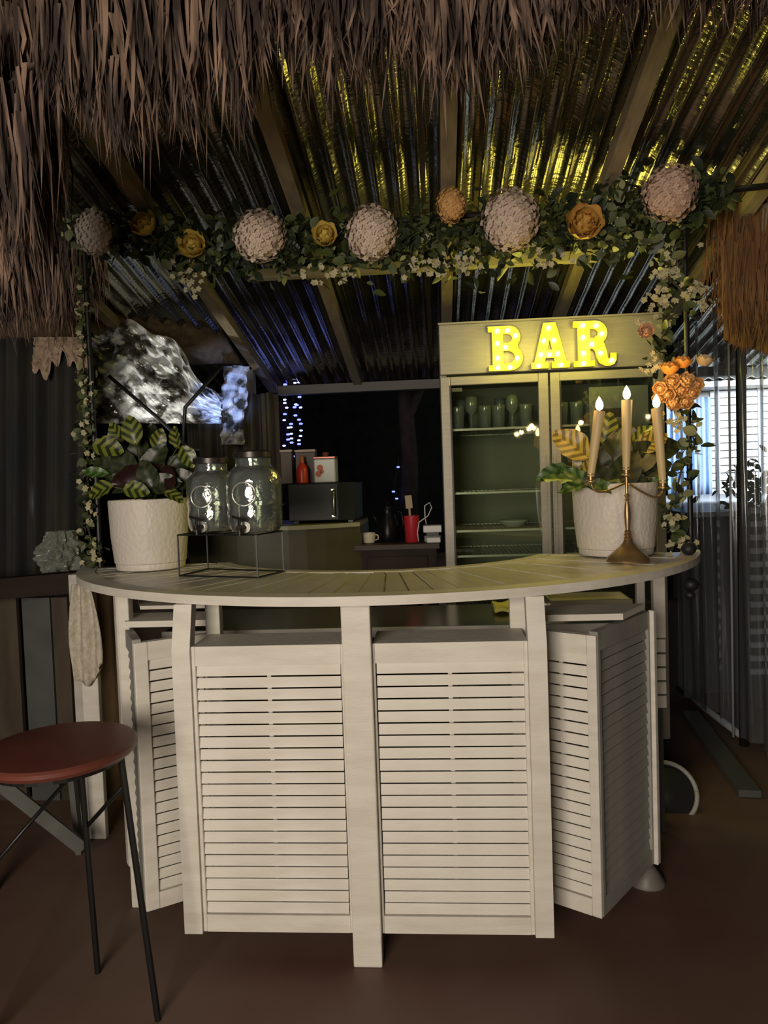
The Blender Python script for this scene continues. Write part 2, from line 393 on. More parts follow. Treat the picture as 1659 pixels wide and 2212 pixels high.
# ------------------------------------------------------------------ fridge
FX0, FX1, FY, FZ = .0216, 1.028, 3.45, 2.111
fr = thing('display_fridge', 'tall grey two-door glass display fridge behind the bar', 'fridge', ((FX0+FX1)/2, FY+.33, 0))
inm = mat('fridge_liner', (.30, .31, .26), .6)
g = MB()
g.box(FX0, FX0+.03, FY+.03, FY+.66, .05, FZ).box(FX1-.03, FX1, FY+.03, FY+.66, .05, FZ).box(FX0+.03, FX1-.03, FY+.62, FY+.66, .05, FZ)
g.box(FX0+.03, FX1-.03, FY+.03, FY+.62, .05, .20).box(FX0+.03, FX1-.03, FY+.03, FY+.62, 1.885, FZ)
g.build('cabinet', inm, fr)
MB().box(FX0, FX1, FY, FY+.028, 1.882, FZ).build('header_panel', fridge_m, fr, bevel=.004)
MB().box(FX0-.003, FX1+.003, FY-.004, FY+.03, FZ, FZ+.008).build('header_trim', fridge_m, fr)
MB().box(FX0, FX1, FY+.004, FY+.028, .02, .16).build('kick_grille', black_metal, fr)
xm = .517
for (xa, xb) in ((FX0, xm-.004), (xm+.004, FX1)):
    g = MB(); zb_, zt_ = .17, 1.872; fwd = .045
    g.box(xa, xa+fwd, FY, FY+.026, zb_, zt_); g.box(xb-fwd, xb, FY, FY+.026, zb_, zt_)
    g.box(xa+fwd, xb-fwd, FY, FY+.026, zt_-.040, zt_); g.box(xa+fwd, xb-fwd, FY, FY+.026, zb_, zb_+.06)
    d = g.build('door', fridge_m, fr, bevel=.003)
    MB().box(xa+fwd, xb-fwd, FY+.010, FY+.014, zb_+.06, zt_-.04).build('pane', glass_m, d)
    MB().box(xa+fwd-.004, xa+fwd+.004, FY-.002, FY+.0, zb_+.06, zt_-.04).build('gasket', black_metal, d)
    hx = xb-.012 if xa < .2 else xa+.012
    MB().box(hx-.006, hx+.006, FY-.010, FY, 1.0, 1.5).build('handle', fridge_m, d)
sh_z = [PY(1070, y_, 3.60).z for y_ in (928, 1062, 1142, 1195)]+[.8, .55, .3]
wire = mat('shelf_wire', (.55, .54, .48), .4, metal=.6)
for z in sh_z:
    g = MB(); g.box(FX0+.034, FX1-.034, FY+.05, FY+.058, z-.006, z+.004); g.box(FX0+.034, FX1-.034, FY+.55, FY+.556, z-.004, z+.002)
    for k in range(44):
        x = FX0+.04+k*(FX1-FX0-.08)/43; g.box(x-.0012, x+.0012, FY+.058, FY+.55, z-.001, z+.0015)
    g.build('shelf', wire, fr)
MB().box(.70, .965, FY+.03, FY+.033, 1.45, 1.80).build('pale_sheet', mat('paper', (.42, .40, .33), .8), fr, label='pale flat sheet behind the right door')  # pale flat sheet with brown blocks behind the right pane
for (z0_, z1_) in ((1.66, 1.70), (1.60, 1.64), (1.52, 1.55)):
    MB().box(.73, .87, FY+.0285, FY+.0298, z0_, z1_).build('brown_block', mat('block_brown', (.13, .10, .08), .8), fr)
MB().box(FX0+.05, FX0+.10, FY+.0165, FY+.018, 1.805, 1.822).build('sticker', MATS['paper'], fr)
# drinking glasses on the top shelf
gl_m = mat('tumbler_glass', (.62, .66, .58), .1, thin=4, metal=.22)
gm = MB().lathe([(.022, 0), (.026, .003), (.031, .095), (.032, .105), (.029, .105), (.024, .008), (1e-4, .007)], 14)
g2 = MB().lathe([(.022, 0), (.023, .002), (.006, .008), (.005, .06), (.026, .085), (.030, .12), (.026, .15), (.024, .15), (.027, .12), (.022, .09), (1e-4, .066)], 14)
me1, me2 = gm.mesh('tumbler', gl_m, smooth=True), g2.mesh('wine_glass', gl_m, smooth=True)
for (row, y, n_) in ((0, FY+.10, 6), (1, FY+.23, 6)):
    for k in range(n_):
        x = .10+k*.064+row*.02
        wn = (k+row) % 3 == 1
        o = bpy.data.objects.new('wine_glass' if wn else 'tumbler', me2 if wn else me1); COL.objects.link(o); o.location = (x, y, sh_z[0]+.005)
        tag(o, 'clear %s on the top shelf behind the left fridge door' % ('stemmed wine glass' if wn else 'straight drinking tumbler'), 'glass', 'stemmed glasses in the left of the fridge' if wn else 'tumblers in the left of the fridge')
for k in range(3):
    o = bpy.data.objects.new('tumbler', me1); COL.objects.link(o); o.location = (.585+k*.07, FY+.10, sh_z[0]+.005)
    tag(o, 'clear tumbler on the top shelf behind the right fridge door', 'glass', 'tumblers in the right of the fridge')
a = PY(1107, 1118, FY+.2)
g = MB().lathe([(.03, 0), (.05, .006), (.075, .03), (.078, .034), (.07, .032), (.045, .012), (1e-4, .010)], 20, (0, 0, 0))
o = g.build('serving_dish', mat('white_china', (.7, .7, .66), .3), None, smooth=True, loc=(0, 0, 0)); o.location = (a.x, FY+.17, sh_z[2]+.005)
tag(o, 'small white dish on a middle shelf inside the left fridge door', 'dish')

# ------------------------------------------------------------------ marquee letters
def A_(cx, cy, r, a0, a1, n=10): return [(cx+r*math.cos(R(a0+(a1-a0)*i/n)), cy+r*math.sin(R(a0+(a1-a0)*i/n))) for i in range(n+1)]
LET = {
 'B': ([[(0, 0), (0, .13), (.09, .13), (.09, .87), (0, .87), (0, 1)]+A_(.47, .745, .255, 90, -42)+A_(.49, .275, .28, 50, -90),
        [(.34, .82), (.45, .82)]+A_(.45, .72, .09, 80, -80, 6)+[(.45, .62), (.34, .62)],
        [(.34, .44), (.46, .44)]+A_(.46, .30, .13, 80, -80, 6)+[(.46, .16), (.34, .16)]],
       [(.215, .91), (.46, .91), (.625, .785), (.215, .63), (.40, .53), (.215, .30), (.65, .28), (.215, .08), (.49, .08)]),
 'A': ([[(0, 0), (0, .14), (.07, .14), (.28, 1), (.55, 1), (.77, .14), (.84, .14), (.84, 0), (.45, 0), (.45, .14), (.52, .14), (.50, .23), (.32, .23), (.30, .14), (.38, .14), (.38, 0)],
        [(.355, .40), (.47, .40), (.415, .64)]],
       [(.41, .90), (.30, .62), (.52, .62), (.225, .32), (.41, .31), (.60, .32), (.17, .07), (.66, .07)]),
 'R': ([[(0, 0), (0, .13), (.10, .13), (.10, .87), (0, .87), (0, 1)]+A_(.47, .73, .27, 90, -48)+[(.68, .46), (.73, .30), (.74, .18), (.77, .15), (.80, .18), (.80, .28), (.93, .28), (.93, .12), (.88, .03), (.80, 0), (.68, 0), (.56, .07), (.50, .20), (.47, .34), (.42, .39), (.36, .39), (.36, .13), (.46, .13), (.46, 0)],
        [(.36, .82), (.46, .82)]+A_(.46, .73, .08, 80, -80, 6)+[(.46, .62), (.36, .62)]],
       [(.23, .92), (.52, .90), (.64, .72), (.23, .656), (.42, .50), (.23, .31), (.60, .30), (.23, .08), (.84, .13)])}
def curve_mesh(polys, h, fill, ext, name, m):
    cu = bpy.data.curves.new(name, 'CURVE'); cu.dimensions = '2D'; cu.fill_mode = fill; cu.extrude = ext
    for pl in polys:
        sp = cu.splines.new('POLY'); sp.points.add(len(pl)-1); sp.use_cyclic_u = True
        for i, (x, y) in enumerate(pl): sp.points[i].co = (x*h, y*h, 0, 1)
    o = bpy.data.objects.new(name, cu); COL.objects.link(o); bpy.context.view_layer.update()
    me = bpy.data.meshes.new_from_object(o.evaluated_get(bpy.context.evaluated_depsgraph_get()))
    bpy.data.objects.remove(o); me.name = name; me.materials.clear(); me.materials.append(m); return me
bme = MB().ball((0, 0, 0), .0085, 10, 6).mesh('bulb', bulb_m, smooth=True)
for ch, (bx0, by0), (bx1, by1) in (('B', (1056, 802), (1060, 705)), ('A', (1148, 797), (1150, 698)), ('R', (1240, 793), (1242, 694))):
    p0 = PY(bx0, by0, FY-.035); hh = abs(PY(bx1, by1, FY-.035).z-p0.z)
    polys, bl = LET[ch]
    t = thing('marquee_letter', 'glowing yellow marquee letter %s with round bulbs on the fridge header' % ch, 'letter sign', (p0.x, FY-.006, p0.z))
    bp = curve_mesh(polys, hh, 'BOTH', .0015, 'back_plate', letter_m); o = inst('back_plate', bp, t, (0, -.002, 0), (R(90), 0, 0))
    rm = curve_mesh(polys, hh, 'NONE', .013, 'rim', letter_m); o = inst('rim', rm, t, (0, -.015, 0), (R(90), 0, 0))
    sd = o.modifiers.new('t', 'SOLIDIFY'); sd.thickness = .002
    for (x, y) in bl: inst('bulb', bme, t, (x*hh, -.014, y*hh))
    wL = max(x for x, y in polys[0])*hh
    L = light('letter_glow', 'POINT', (0, 0, 0), 3.0, (1, .86, .13), .04); L.parent = t; L.location = (wL/2, -.27, hh/2)
# ------------------------------------------------------------------ candelabra and candles
def candle(base, top, lab):
    base, top = Vector(base), Vector(top); d = (top-base); Ln = d.length
    t = thing('taper_candle', lab, 'candle', base, None)
    MB().tube([base, base+d*.3, base+d*.999, top], [.0125, .0150, .0190, .0175], 14).build('wax', wax, t, smooth='auto')
    f0 = top+Vector((0, 0, .002))
    MB().tube([top-Vector((0, 0, .002)), top+Vector((0, 0, .007))], .001, 5).build('wick', black_metal, t)
    MB().lathe([(1e-4, 0), (.009, .004), (.0135, .014), (.0125, .026), (.006, .040), (1e-4, .049)], 12, f0).build('flame', flame_m, t, smooth=True)
    L = light('candle_glow', 'POINT', (0, 0, 0), .75, (1, .60, .18), .012); L.parent = t; L.location = (0, 0, Ln+.058)
    return t
CB = PZ(1357, 1212, ZT); cy_ = CB.y
cd = thing('candelabra', 'brass three-armed candelabra on the right of the bar counter', 'candelabra', (CB.x, cy_, ZT))
zc = PY(1352, 1012, cy_).z
hS = zc-ZT
MB().lathe([(.075, 0), (.076, .006), (.072, .012), (.070, .016), (.052, .032), (.030, .050), (.018, .066), (.012, .080)], 30, (CB.x, cy_, ZT)).build('base', brass, cd, smooth='auto')
MB().lathe([(.012, .078), (.015, .083), (.010, .089), (.014, .095), (.009, .101), (.012, .106), (.0075, .112), (.0105, .15), (.011, .165), (.0085, .20), (.0055, .215), (.011, .219), (.005, .224), (.010, .236), (.0055, .241), (.005, .26), (.007, .30), (.005, hS-.028)], 14, (CB.x, cy_, ZT)).build('stem', brass, cd, smooth='auto')
def cup(x, y, z, s=1): MB().lathe([(.004, -.030), (.010, -.026), (.019, -.024), (.019, -.021), (.011, -.018), (.012, 0), (.0145, .002), (.0145, .004), (.010, .004), (.010, -.006)], 14, (x, y, z)).build('candle_cup', brass, cd, smooth='auto')
cup(CB.x, cy_, zc)
cL = PY(1276, 1026, cy_-.03); cR = PY(1432, 1040, cy_+.03)
cup(cL.x, cL.y, cL.z); cup(cR.x, cR.y, cR.z)
def arm(c, hub_z, sgn):
    hub = Vector((CB.x, cy_, hub_z)); e = Vector((c.x, c.y, c.z-.028)); pts = []
    P1 = e+Vector((sgn*.012, 0, -.055)); P2 = hub+Vector((-sgn*.05, 0, -.05)) ; P2 = hub.lerp(e, .55)+Vector((0, 0, -.03))
    for i in range(15):
        t_ = i/14; q0 = e.lerp(P1, t_); q1 = P1.lerp(P2, t_); q2 = P2.lerp(hub, t_); pts.append((q0.lerp(q1, t_)).lerp(q1.lerp(q2, t_), t_))
    MB().tube(pts, .0042, 8).build('arm', brass, cd, smooth=True)
arm(cL, zc-.05, 1); arm(cR, zc-.05, -1)
candle((CB.x, cy_, zc-.005), PY(1354, 864, cy_), 'tallest lit taper candle in the middle of the candelabra')
candle((cL.x, cL.y, cL.z-.005), PY(1295, 888, cy_-.03), 'lit taper candle leaning in the left arm of the candelabra')
candle((cR.x, cR.y, cR.z-.005), PY(1418, 882, cy_+.03), 'lit taper candle leaning left in the right arm of the candelabra')

# ------------------------------------------------------------------ potted plants
def leaf_mat(name, g1, g2, sc, wscale=9):
    m = mat(name, g1, .38); nt = m.node_tree; N = nt.nodes; L = nt.links; b = N['Principled BSDF']
    tc = N.new('ShaderNodeTexCoord'); sp = N.new('ShaderNodeSeparateXYZ'); L.new(tc.outputs['Object'], sp.inputs[0])
    ab = N.new('ShaderNodeMath'); ab.operation = 'ABSOLUTE'; L.new(sp.outputs[0], ab.inputs[0])
    ad = N.new('ShaderNodeMath'); ad.operation = 'MULTIPLY_ADD'; ad.inputs[1].default_value = -.9; L.new(ab.outputs[0], ad.inputs[0]); L.new(sp.outputs[1], ad.inputs[2])
    ml = N.new('ShaderNodeMath'); ml.operation = 'MULTIPLY'; ml.inputs[1].default_value = sc; L.new(ad.outputs[0], ml.inputs[0])
    sn = N.new('ShaderNodeMath'); sn.operation = 'SINE'; L.new(ml.outputs[0], sn.inputs[0])
    cr = N.new('ShaderNodeValToRGB'); cr.color_ramp.elements[0].position = .35; cr.color_ramp.elements[1].position = .6
    cr.color_ramp.elements[0].color = (*g1, 1); cr.color_ramp.elements[1].color = (*g2, 1)
    mr = N.new('ShaderNodeMapRange'); mr.inputs['From Min'].default_value = -1; L.new(sn.outputs[0], mr.inputs[0])
    L.new(mr.outputs[0], cr.inputs[0])
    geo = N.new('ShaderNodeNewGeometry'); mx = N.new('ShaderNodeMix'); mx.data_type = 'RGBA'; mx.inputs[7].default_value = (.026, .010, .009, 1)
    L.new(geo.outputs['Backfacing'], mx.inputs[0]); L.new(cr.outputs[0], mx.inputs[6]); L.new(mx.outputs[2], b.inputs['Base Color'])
    return m
cal = leaf_mat('calathea_leaf', (.022, .034, .008), (.17, .19, .03), 190)
cal2 = leaf_mat('gold_leaf', (.12, .09, .012), (.36, .27, .04), 260)
dkl = leaf_mat('dark_leaf', (.018, .026, .012), (.035, .045, .016), 190)
grl = leaf_mat('green_leaf', (.03, .07, .014), (.08, .15, .03), 190)
def leaf_mesh(name, L_, W_, m, curl=.25, fold=.15, nu=6, nv=9):
    def fn(u, v):
        wv = W_*math.sin(math.pi*min(1, v*.96+.03))**.75; s = (u-.5)*2
        return (s*wv/2, v*L_, -curl*L_*v*v+fold*wv*abs(s)+.006*math.sin(v*20)*abs(s))
    return MB().grid(fn, nu, nv).mesh(name, m, smooth=True)
Lm = {'c': leaf_mesh('leaf', .12, .085, cal), 'g': leaf_mesh('leaf', .13, .09, cal2), 'd': leaf_mesh('leaf', .13, .085, dkl), 'n': leaf_mesh('leaf', .12, .05, grl, .1)}
def aim(direction, facing):     # rotation with local +Y along direction and +Z (upper face) towards facing
    y = Vector(direction).normalized(); z = Vector(facing); z = (z-y*z.dot(y)).normalized(); x = y.cross(z)
    return Matrix((x, y, z)).transposed().to_euler()
def potted(c, r, h, lab, leaves, seed):
    rr = random.Random(seed)
    t = thing('potted_plant', lab, 'plant', (c.x, c.y, ZT+.001))
    o = Vector((c.x, c.y, ZT+.001))
    MB().lathe([(r*.80, 0), (r*.86, .004), (r*.875, .022), (r*.865, .026), (r*.90, .030), (r*.97, h*.5), (r, h*.97), (r*.985, h), (r*.95, h), (r*.94, h*.97), (r*.90, h*.86), (1e-4, h*.86)], 48, o).build('pot', pot_m, t, smooth='auto')
    MB().lathe([(r*.92, h*.86), (r*.92, h*.90), (1e-4, h*.92)], 24, o).build('soil', soil_m, t)
    hub = Vector((0, 0, h*.90)); g = MB()
    for (k, px, py, dy, ang, s, face) in leaves:
        P = PY(px, py, c.y+dy)-o      # leaf centre
        dirv = Vector((math.sin(R(ang)), -.15, math.cos(R(ang))))
        L_ = .12*s; b0 = P-dirv.normalized()*L_*.5
        inst('leaf', Lm[k], t, b0, aim(dirv, face), s)
        mid = (hub+b0)*.5+Vector((0, 0, .02)); g.tube([o+hub+Vector((rr.uniform(-.03, .03), rr.uniform(-.03, .03), 0)), o+mid, o+b0+dirv*.01], .0025, 5)
    so = g.build('stems', mat('stem_green', (.06, .07, .02), .6), t, smooth=True, kind='stuff')
    return t
F = (0, -1, .35)
lp = PZ(326, 1236, ZT); lp.y += .13; lp.x = PY(326, 1200, lp.y).x
left_leaves = [
 ('c', 285, 930, -.02, -10, 1.0, (0.1, -1, .4)), ('c', 342, 950, 0, 25, .75, (.5, -1, .1)), ('c', 378, 945, .02, -15, .75, (-.5, -1, .1)), ('c', 405, 985, 0, 150, .8, (.3, -1, .4)),
 ('c', 230, 965, -.05, 100, 1.05, (-.1, -1, .5)), ('c', 216, 1058, -.10, -105, .9, (0, -1, .6)), ('c', 292, 1058, -.14, 95, .85, (0, -1, .5)),
 ('d', 270, 1005, -.03, -30, 1.15, F), ('d', 330, 1000, -.02, 30, 1.2, F), ('d', 365, 1015, .0, 60, 1.2, F), ('d', 300, 990, .04, 0, 1.3, F), ('d', 235, 1010, .02, -60, 1.1, F),
 ('d', 350, 1045, -.08, 80, 1.0, F), ('d', 390, 1035, -.03, 100, 1.0, F), ('d', 320, 1030, -.08, -20, 1.0, F), ('d', 255, 1045, -.06, -80, 1.0, F), ('c', 250, 935, .06, -35, .8, (-.3, -1, .3)),
 ('d', 320, 955, .08, 10, 1.1, F), ('n', 205, 1020, 0, -80, .9, F), ('d', 395, 1000, .05, 45, 1.1, F), ('c', 375, 1070, -.12, 110, .7, (0, -.6, 1)),
 ('d', 345, 1030, -.05, 120, 1.3, (0, 1, -.3)), ('d', 290, 1025, -.05, -120, 1.2, (0, 1, -.3))]
potted(lp, .152, .275, 'potted plant with striped leaves in the white pot at the left end of the bar', left_leaves, 1)
rp = PZ(1330, 1205, ZT); rp.y += .12; rp.x = PY(1330, 1180, rp.y).x
right_leaves = [
 ('g', 1240, 962, -.12, -50, 1.25, (-.2, -1, .4)), ('g', 1265, 990, -.10, -140, 1.0, (-.2, -1, .5)), ('c', 1310, 925, .0, 12, 1.05, (-.3, -1, .1)), ('n', 1215, 1035, -.1, -80, 1.3, (0, -.6, 1)), ('n', 1245, 1050, -.13, -100, 1.2, (0, -.8, 1)),
 ('n', 1190, 1020, -.05, -115, 1.1, F), ('d', 1290, 1000, -.08, -30, 1.3, F), ('d', 1330, 980, -.04, 15, 1.4, F), ('d', 1380, 990, -.02, 50, 1.4, F), ('d', 1300, 1035, -.13, 80, 1.2, F), ('d', 1350, 1020, -.1, 30, 1.3, F),
 ('d', 1400, 1010, -.02, 75, 1.3, F), ('g', 1405, 955, 0, 60, 1.0, (.2, -1, .5)), ('c', 1385, 935, .03, 40, .8, (.2, -.5, 1)), ('d', 1430, 970, .03, 70, 1.1, F), ('n', 1300, 1050, -.15, 110, 1.0, F), ('n', 1250, 1030, -.12, -60, 1.1, F),
 ('d', 1350, 950, .05, 0, 1.2, F), ('d', 1270, 1010, .0, -50, 1.2, F), ('d', 1370, 1045, -.1, 100, 1.1, F), ('n', 1420, 1045, -.05, 110, .9, F), ('c', 1325, 1055, -.14, -150, .7, F),
 ('d', 1325, 1015, -.02, 170, 1.4, (0, 1, -.2)), ('d', 1395, 1030, .0, 140, 1.2, (0, 1, -.2))]
potted(rp, .160, .275, 'potted plant with golden and green leaves in the white pot behind the candelabra', right_leaves, 2)

# ------------------------------------------------------------------ drink dispensers on a wire stand
S = [PZ(388, 1246, ZT), PZ(557, 1250, ZT), PZ(613, 1236, ZT), PZ(450, 1231, ZT)]
sc_ = (S[0]+S[1]+S[2]+S[3])/4; hst = .145
st = thing('wire_stand', 'black wire stand holding the two glass drink dispensers', 'stand', (sc_.x, sc_.y, ZT))
B4 = [Vector((p_.x, p_.y, ZT+.004)) for p_ in S]; T4 = [b+Vector((0, 0, hst)) for b in B4]
for ring_, nm in ((B4, 'bottom_frame'), (T4, 'top_frame')):
    g = MB()
    for i in range(4): g.beam(ring_[i], ring_[(i+1) % 4], .005, .005)
    g.build(nm, black_metal, st)
for i in range(4): MB().beam(B4[i], T4[i], .0045, .0045).build('upright', black_metal, st)
g = MB()
for f_ in (.25, .5, .75): g.beam(T4[0].lerp(T4[1], f_), T4[3].lerp(T4[2], f_), .004, .004)
g.build('cross_wires', black_metal, st)
def dispenser(cx, cy, lab, s=1):
    z = ZT+.004+hst+.004; o = Vector((cx, cy, z)); t = thing('drink_dispenser', lab, 'drink dispenser', o, None)
    prof = [(.050, 0), (.072, .004), (.080, .02), (.082, .06), (.079, .075), (.082, .09), (.082, .15), (.078, .172), (.060, .192), (.052, .198), (.052, .222), (.054, .224)]
    prof = [(a*s, b*s) for a, b in prof]
    MB().lathe(prof+[(a-.004, max(b, .004)) for a, b in prof[::-1][:-1]]+[(1e-4, .005)], 32, o).build('jar', jar_m, t, smooth='auto')
    MB().lathe([(.056*s, .220*s), (.058*s, .222*s), (.058*s, .238*s), (.050*s, .242*s), (1e-4, .243*s)], 28, o).build('lid', mat('dark_lid', (.05, .045, .04), .35, metal=.6), t, smooth='auto')
    # embossed round badge
    pts = [o+Vector((-.012+.034*s*math.cos(a), -.082*s+.004*abs(math.cos(a)), .115*s+.034*s*math.sin(a))) for a in [2*math.pi*k/20 for k in range(21)]]
    MB().tube(pts, .003, 6).build('badge_ring', mat('bright_glass', (.55, .56, .50), .08, metal=.5), t, smooth=True)
    # spigot
    e = o+Vector((-.012, -.085*s, .022)); g = MB(); g.lathe([(.020, -.004), (.020, .004)], 18, e, (0, 1, 0)); g.build('spigot_washer', MATS['bright_glass'], t)
    g = MB(); g.tube([e, e+Vector((-.01, -.045, 0))], .009, 10); g.tube([e+Vector((-.008, -.036, .006)), e+Vector((-.008, -.036, -.026))], [.010, .007], 10)
    g.tube([e+Vector((-.008, -.036, .004)), e+Vector((-.008, -.036, .030))], .005, 8); g.tube([e+Vector((-.030, -.046, .040)), e+Vector((.010, -.030, .026))], .005, 8)
    g.build('spigot', mat('black_plastic', (.012, .010, .009), .4), t, smooth='auto')
    # water
    MB().lathe([(r_*.93, z_) for r_, z_ in [(.050*s, .006), (.074*s, .010), (.078*s, .05), (.078*s, .095)]]+[(1e-4, .096)], 24, o).build('water', mat('still_water', (.78, .80, .70), .02, thin=1.6), t, smooth='auto')
c1 = T4[0].lerp(T4[1], .27).lerp(T4[3].lerp(T4[2], .22), .55); c2 = T4[0].lerp(T4[1], .86).lerp(T4[3].lerp(T4[2], .80), .6)
dispenser(-.831, 2.668, 'clear glass drink dispenser with black tap, next to the white pot', 1.12)
dispenser(-.648, 2.562, 'clear glass drink dispenser on the right half of the wire stand, nearer the viewer', 1.17)

# ------------------------------------------------------------------ back bar: curved olive cabinet, microwave and things on it
CZ = PY(700, 1132, 3.55).z
xL = PY(560, 1130, 3.5).x; xR = PY(772, 1130, 3.5).x
poly = [(xL-.35, 4.05), (xL-.35, 3.50)]+[(xL-.35+(xR-xL+.35)*i/10, 3.50-.05*math.sin(math.pi*i/10)*1.0+(.12*(i/10)**3)) for i in range(1, 11)]+[(xR, 4.05)]
cb = thing('back_cabinet', 'olive back cabinet with a curved pale top edge behind the dispensers', 'cabinet', ((xL+xR)/2, 3.75, 0))
MB().prism(poly, 0, CZ-.02).build('body', olive, cb)
MB().prism([(x, y-.015) for x, y in poly], CZ-.0195, CZ).build('top', mat('top_edge', (.32, .31, .20), .4), cb)
# microwave
ma, mb_ = PY(622, 1048, 3.62), PY(766, 1040, 3.62)
mw = thing('microwave', 'black microwave with steel handle on the back cabinet', 'microwave', ((ma.x+mb_.x)/2, 3.80, CZ))
mz = ma.z+.005; hx = PY(722, 1090, 3.60).x
MB().box(ma.x, mb_.x, 3.62, 3.97, CZ+.012, mz).build('case', mat('case_grey', (.020, .021, .020), .5, spec=.2), mw, bevel=.005)
for x in (ma.x+.03, mb_.x-.03):
    for y in (3.66, 3.93): MB().box(x-.012, x+.012, y-.012, y+.012, CZ, CZ+.013).build('foot', black_metal, mw)
MB().box(ma.x+.003, hx+.015, 3.610, 3.619, CZ+.018, mz-.006).build('door', black_gl, mw)
MB().tube([(hx, 3.595, CZ+.035), (hx, 3.585, CZ+.05), (hx, 3.585, mz-.05), (hx, 3.595, mz-.035)], .006, 8).build('handle', mat('steel_bar', (.5, .5, .45), .25, metal=.9), mw, smooth=True)
for z_ in (CZ+.035, mz-.035): MB().box(hx-.012, hx+.004, 3.59, 3.612, z_-.004, z_+.004).build('handle_mount', MATS['steel_bar'], mw)
MB().box(hx+.02, mb_.x-.003, 3.613, 3.619, CZ+.018, mz-.006).build('control_panel', mat('panel_dark', (.014, .016, .011), .6, spec=.1), mw)
# things on the microwave
def on_mw(px): return PY(px, 1030, 3.72).x
zt_ = mz+.001
x = on_mw(704); rr_ = (on_mw(727)-on_mw(681))/2; hj = PY(704, 985, 3.72).z-PY(704, 1040, 3.72).z
t = thing('storage_tin', 'white square tin with orange mark and copper lid on the microwave', 'tin', (x, 3.72, zt_))
MB().box(x-rr_, x+rr_, 3.68, 3.68+2*rr_, zt_, zt_+hj*.93).build('tin_body', mat('tin_white', (.50, .52, .53), .35), t, bevel=.006)
MB().box(x-rr_-.002, x+rr_+.002, 3.678, 3.682+2*rr_, zt_+hj*.93, zt_+hj*1.02).build('lid', mat('copper_lid', (.34, .13, .09), .35, metal=.6), t, bevel=.003)
MB().lathe([(.010, 0), (.014, .008), (.018, .016), (.014, .022), (1e-4, .023)], 14, (x, 3.68+rr_, zt_+hj*1.02)).build('knob', MATS['copper_lid'], t, smooth='auto')
g = MB(); 
for (dx, dz, r_) in ((-.022, .075, .016), (-.030, .045, .016), (-.012, .055, .010)): g.lathe([(r_, 0), (r_, .0012)], 14, (x+dx, 3.6795, zt_+dz), (0, -1, 0))
g.build('printed_mark', mat('orange_print', (.50, .10, .03), .5), t)
x = on_mw(655)
t = thing('squeeze_bottle', 'red squeeze bottle standing between the tins on the microwave', 'bottle', (x, 3.70, zt_))
MB().lathe([(.026, 0), (.030, .004), (.030, .065), (.024, .085), (.014, .098), (.012, .104)], 20, (x, 3.70, zt_)).build('bottle_body', mat('red_plastic', (.50, .035, .02), .35), t, smooth='auto')
MB().lathe([(.013, .104), (.012, .118), (.005, .140), (.002, .142)], 14, (x, 3.70, zt_)).build('cap', mat('orange_cap', (.35, .10, .04), .4), t, smooth='auto')
for (pa, pb, nm, lab) in ((607, 632, 'storage_tin', 'narrow brown tin left of the red bottle on the microwave'), (636, 679, 'cardboard_box', 'brown box standing behind the red bottle on the microwave')):
    xa, xb = on_mw(pa), on_mw(pb); yy = 3.72 if pa == 607 else 3.76
    tp = PY(pa, 972, yy).z
    t = thing(nm, lab, 'tin' if nm == 'storage_tin' else 'box', ((xa+xb)/2, yy+.03, zt_))
    MB().box(xa, xb, yy, yy+.06, zt_, tp-.012).build('box_body', mat('brown_tin', (.055, .035, .025), .5, col2=(.08, .05, .035)), t, bevel=.003)
    MB().box(xa-.002, xb+.002, yy-.002, yy+.062, tp-.0115, tp).build('lid', mat('tin_edge', (.12, .09, .07), .4, metal=.4), t)
# pale blue basin left of the microwave
p = PY(610, 1075, 3.56)
g = MB().lathe([(.07, 0), (.075, .004), (.10, .09), (.108, .095), (.108, .10), (.098, .10), (.07, .012), (1e-4, .01)], 28, (0, 0, 0))
o = g.build('plastic_basin', mat('blue_grey_plastic', (.10, .13, .13), .35), None, smooth='auto'); o.location = (ma.x-.13, 3.64, CZ+.001)
tag(o, 'blue-grey plastic basin on the back cabinet left of the microwave', 'basin')

# low brown table with coffee gear
TZ = PY(860, 1172, 3.7).z; xa, xb = PY(765, 1180, 3.62).x, -.005
tb = thing('side_table', 'dark brown wooden side table against the left of the fridge', 'table', ((xa+xb)/2, 3.8, 0))
MB().box(xa, xb, 3.60, 4.05, TZ-.028, TZ).build('tabletop', mat('brown_top', (.030, .016, .012), .6, col2=(.045, .026, .02), scale=5), tb, bevel=.003)
MB().box(xa+.02, xb-.02, 3.62, 3.635, TZ-.22, TZ-.029).build('apron', dark_wood, tb)
MB().box(xa+.06, xb-.06, 3.612, 3.619, TZ-.19, TZ-.06).build('drawer', dark_wood, tb, bevel=.003)
for x in (xa+.04, xb-.04):
    for y in (3.65, 4.0): MB().box(x-.025, x+.025, y-.02, y+.02, 0, TZ-.028).build('leg', dark_wood, tb)
x = PY(797, 1160, 3.72).x
t = thing('mug', 'cream mug on the left of the brown side table', 'mug', (x, 3.72, TZ))
MB().lathe([(.022, 0), (.028, .003), (.033, .03), (.034, .052), (.031, .052), (.029, .03), (1e-4, .006)], 22, (x, 3.72, TZ)).build('cup', mat('cream_china', (.62, .57, .46), .35), t, smooth='auto')
MB().tube([Vector((x+.032, 3.72, TZ+.042)), Vector((x+.046, 3.72, TZ+.038)), Vector((x+.048, 3.72, TZ+.02)), Vector((x+.031, 3.72, TZ+.014))], .0035, 6).build('handle', MATS['cream_china'], t, smooth=True)
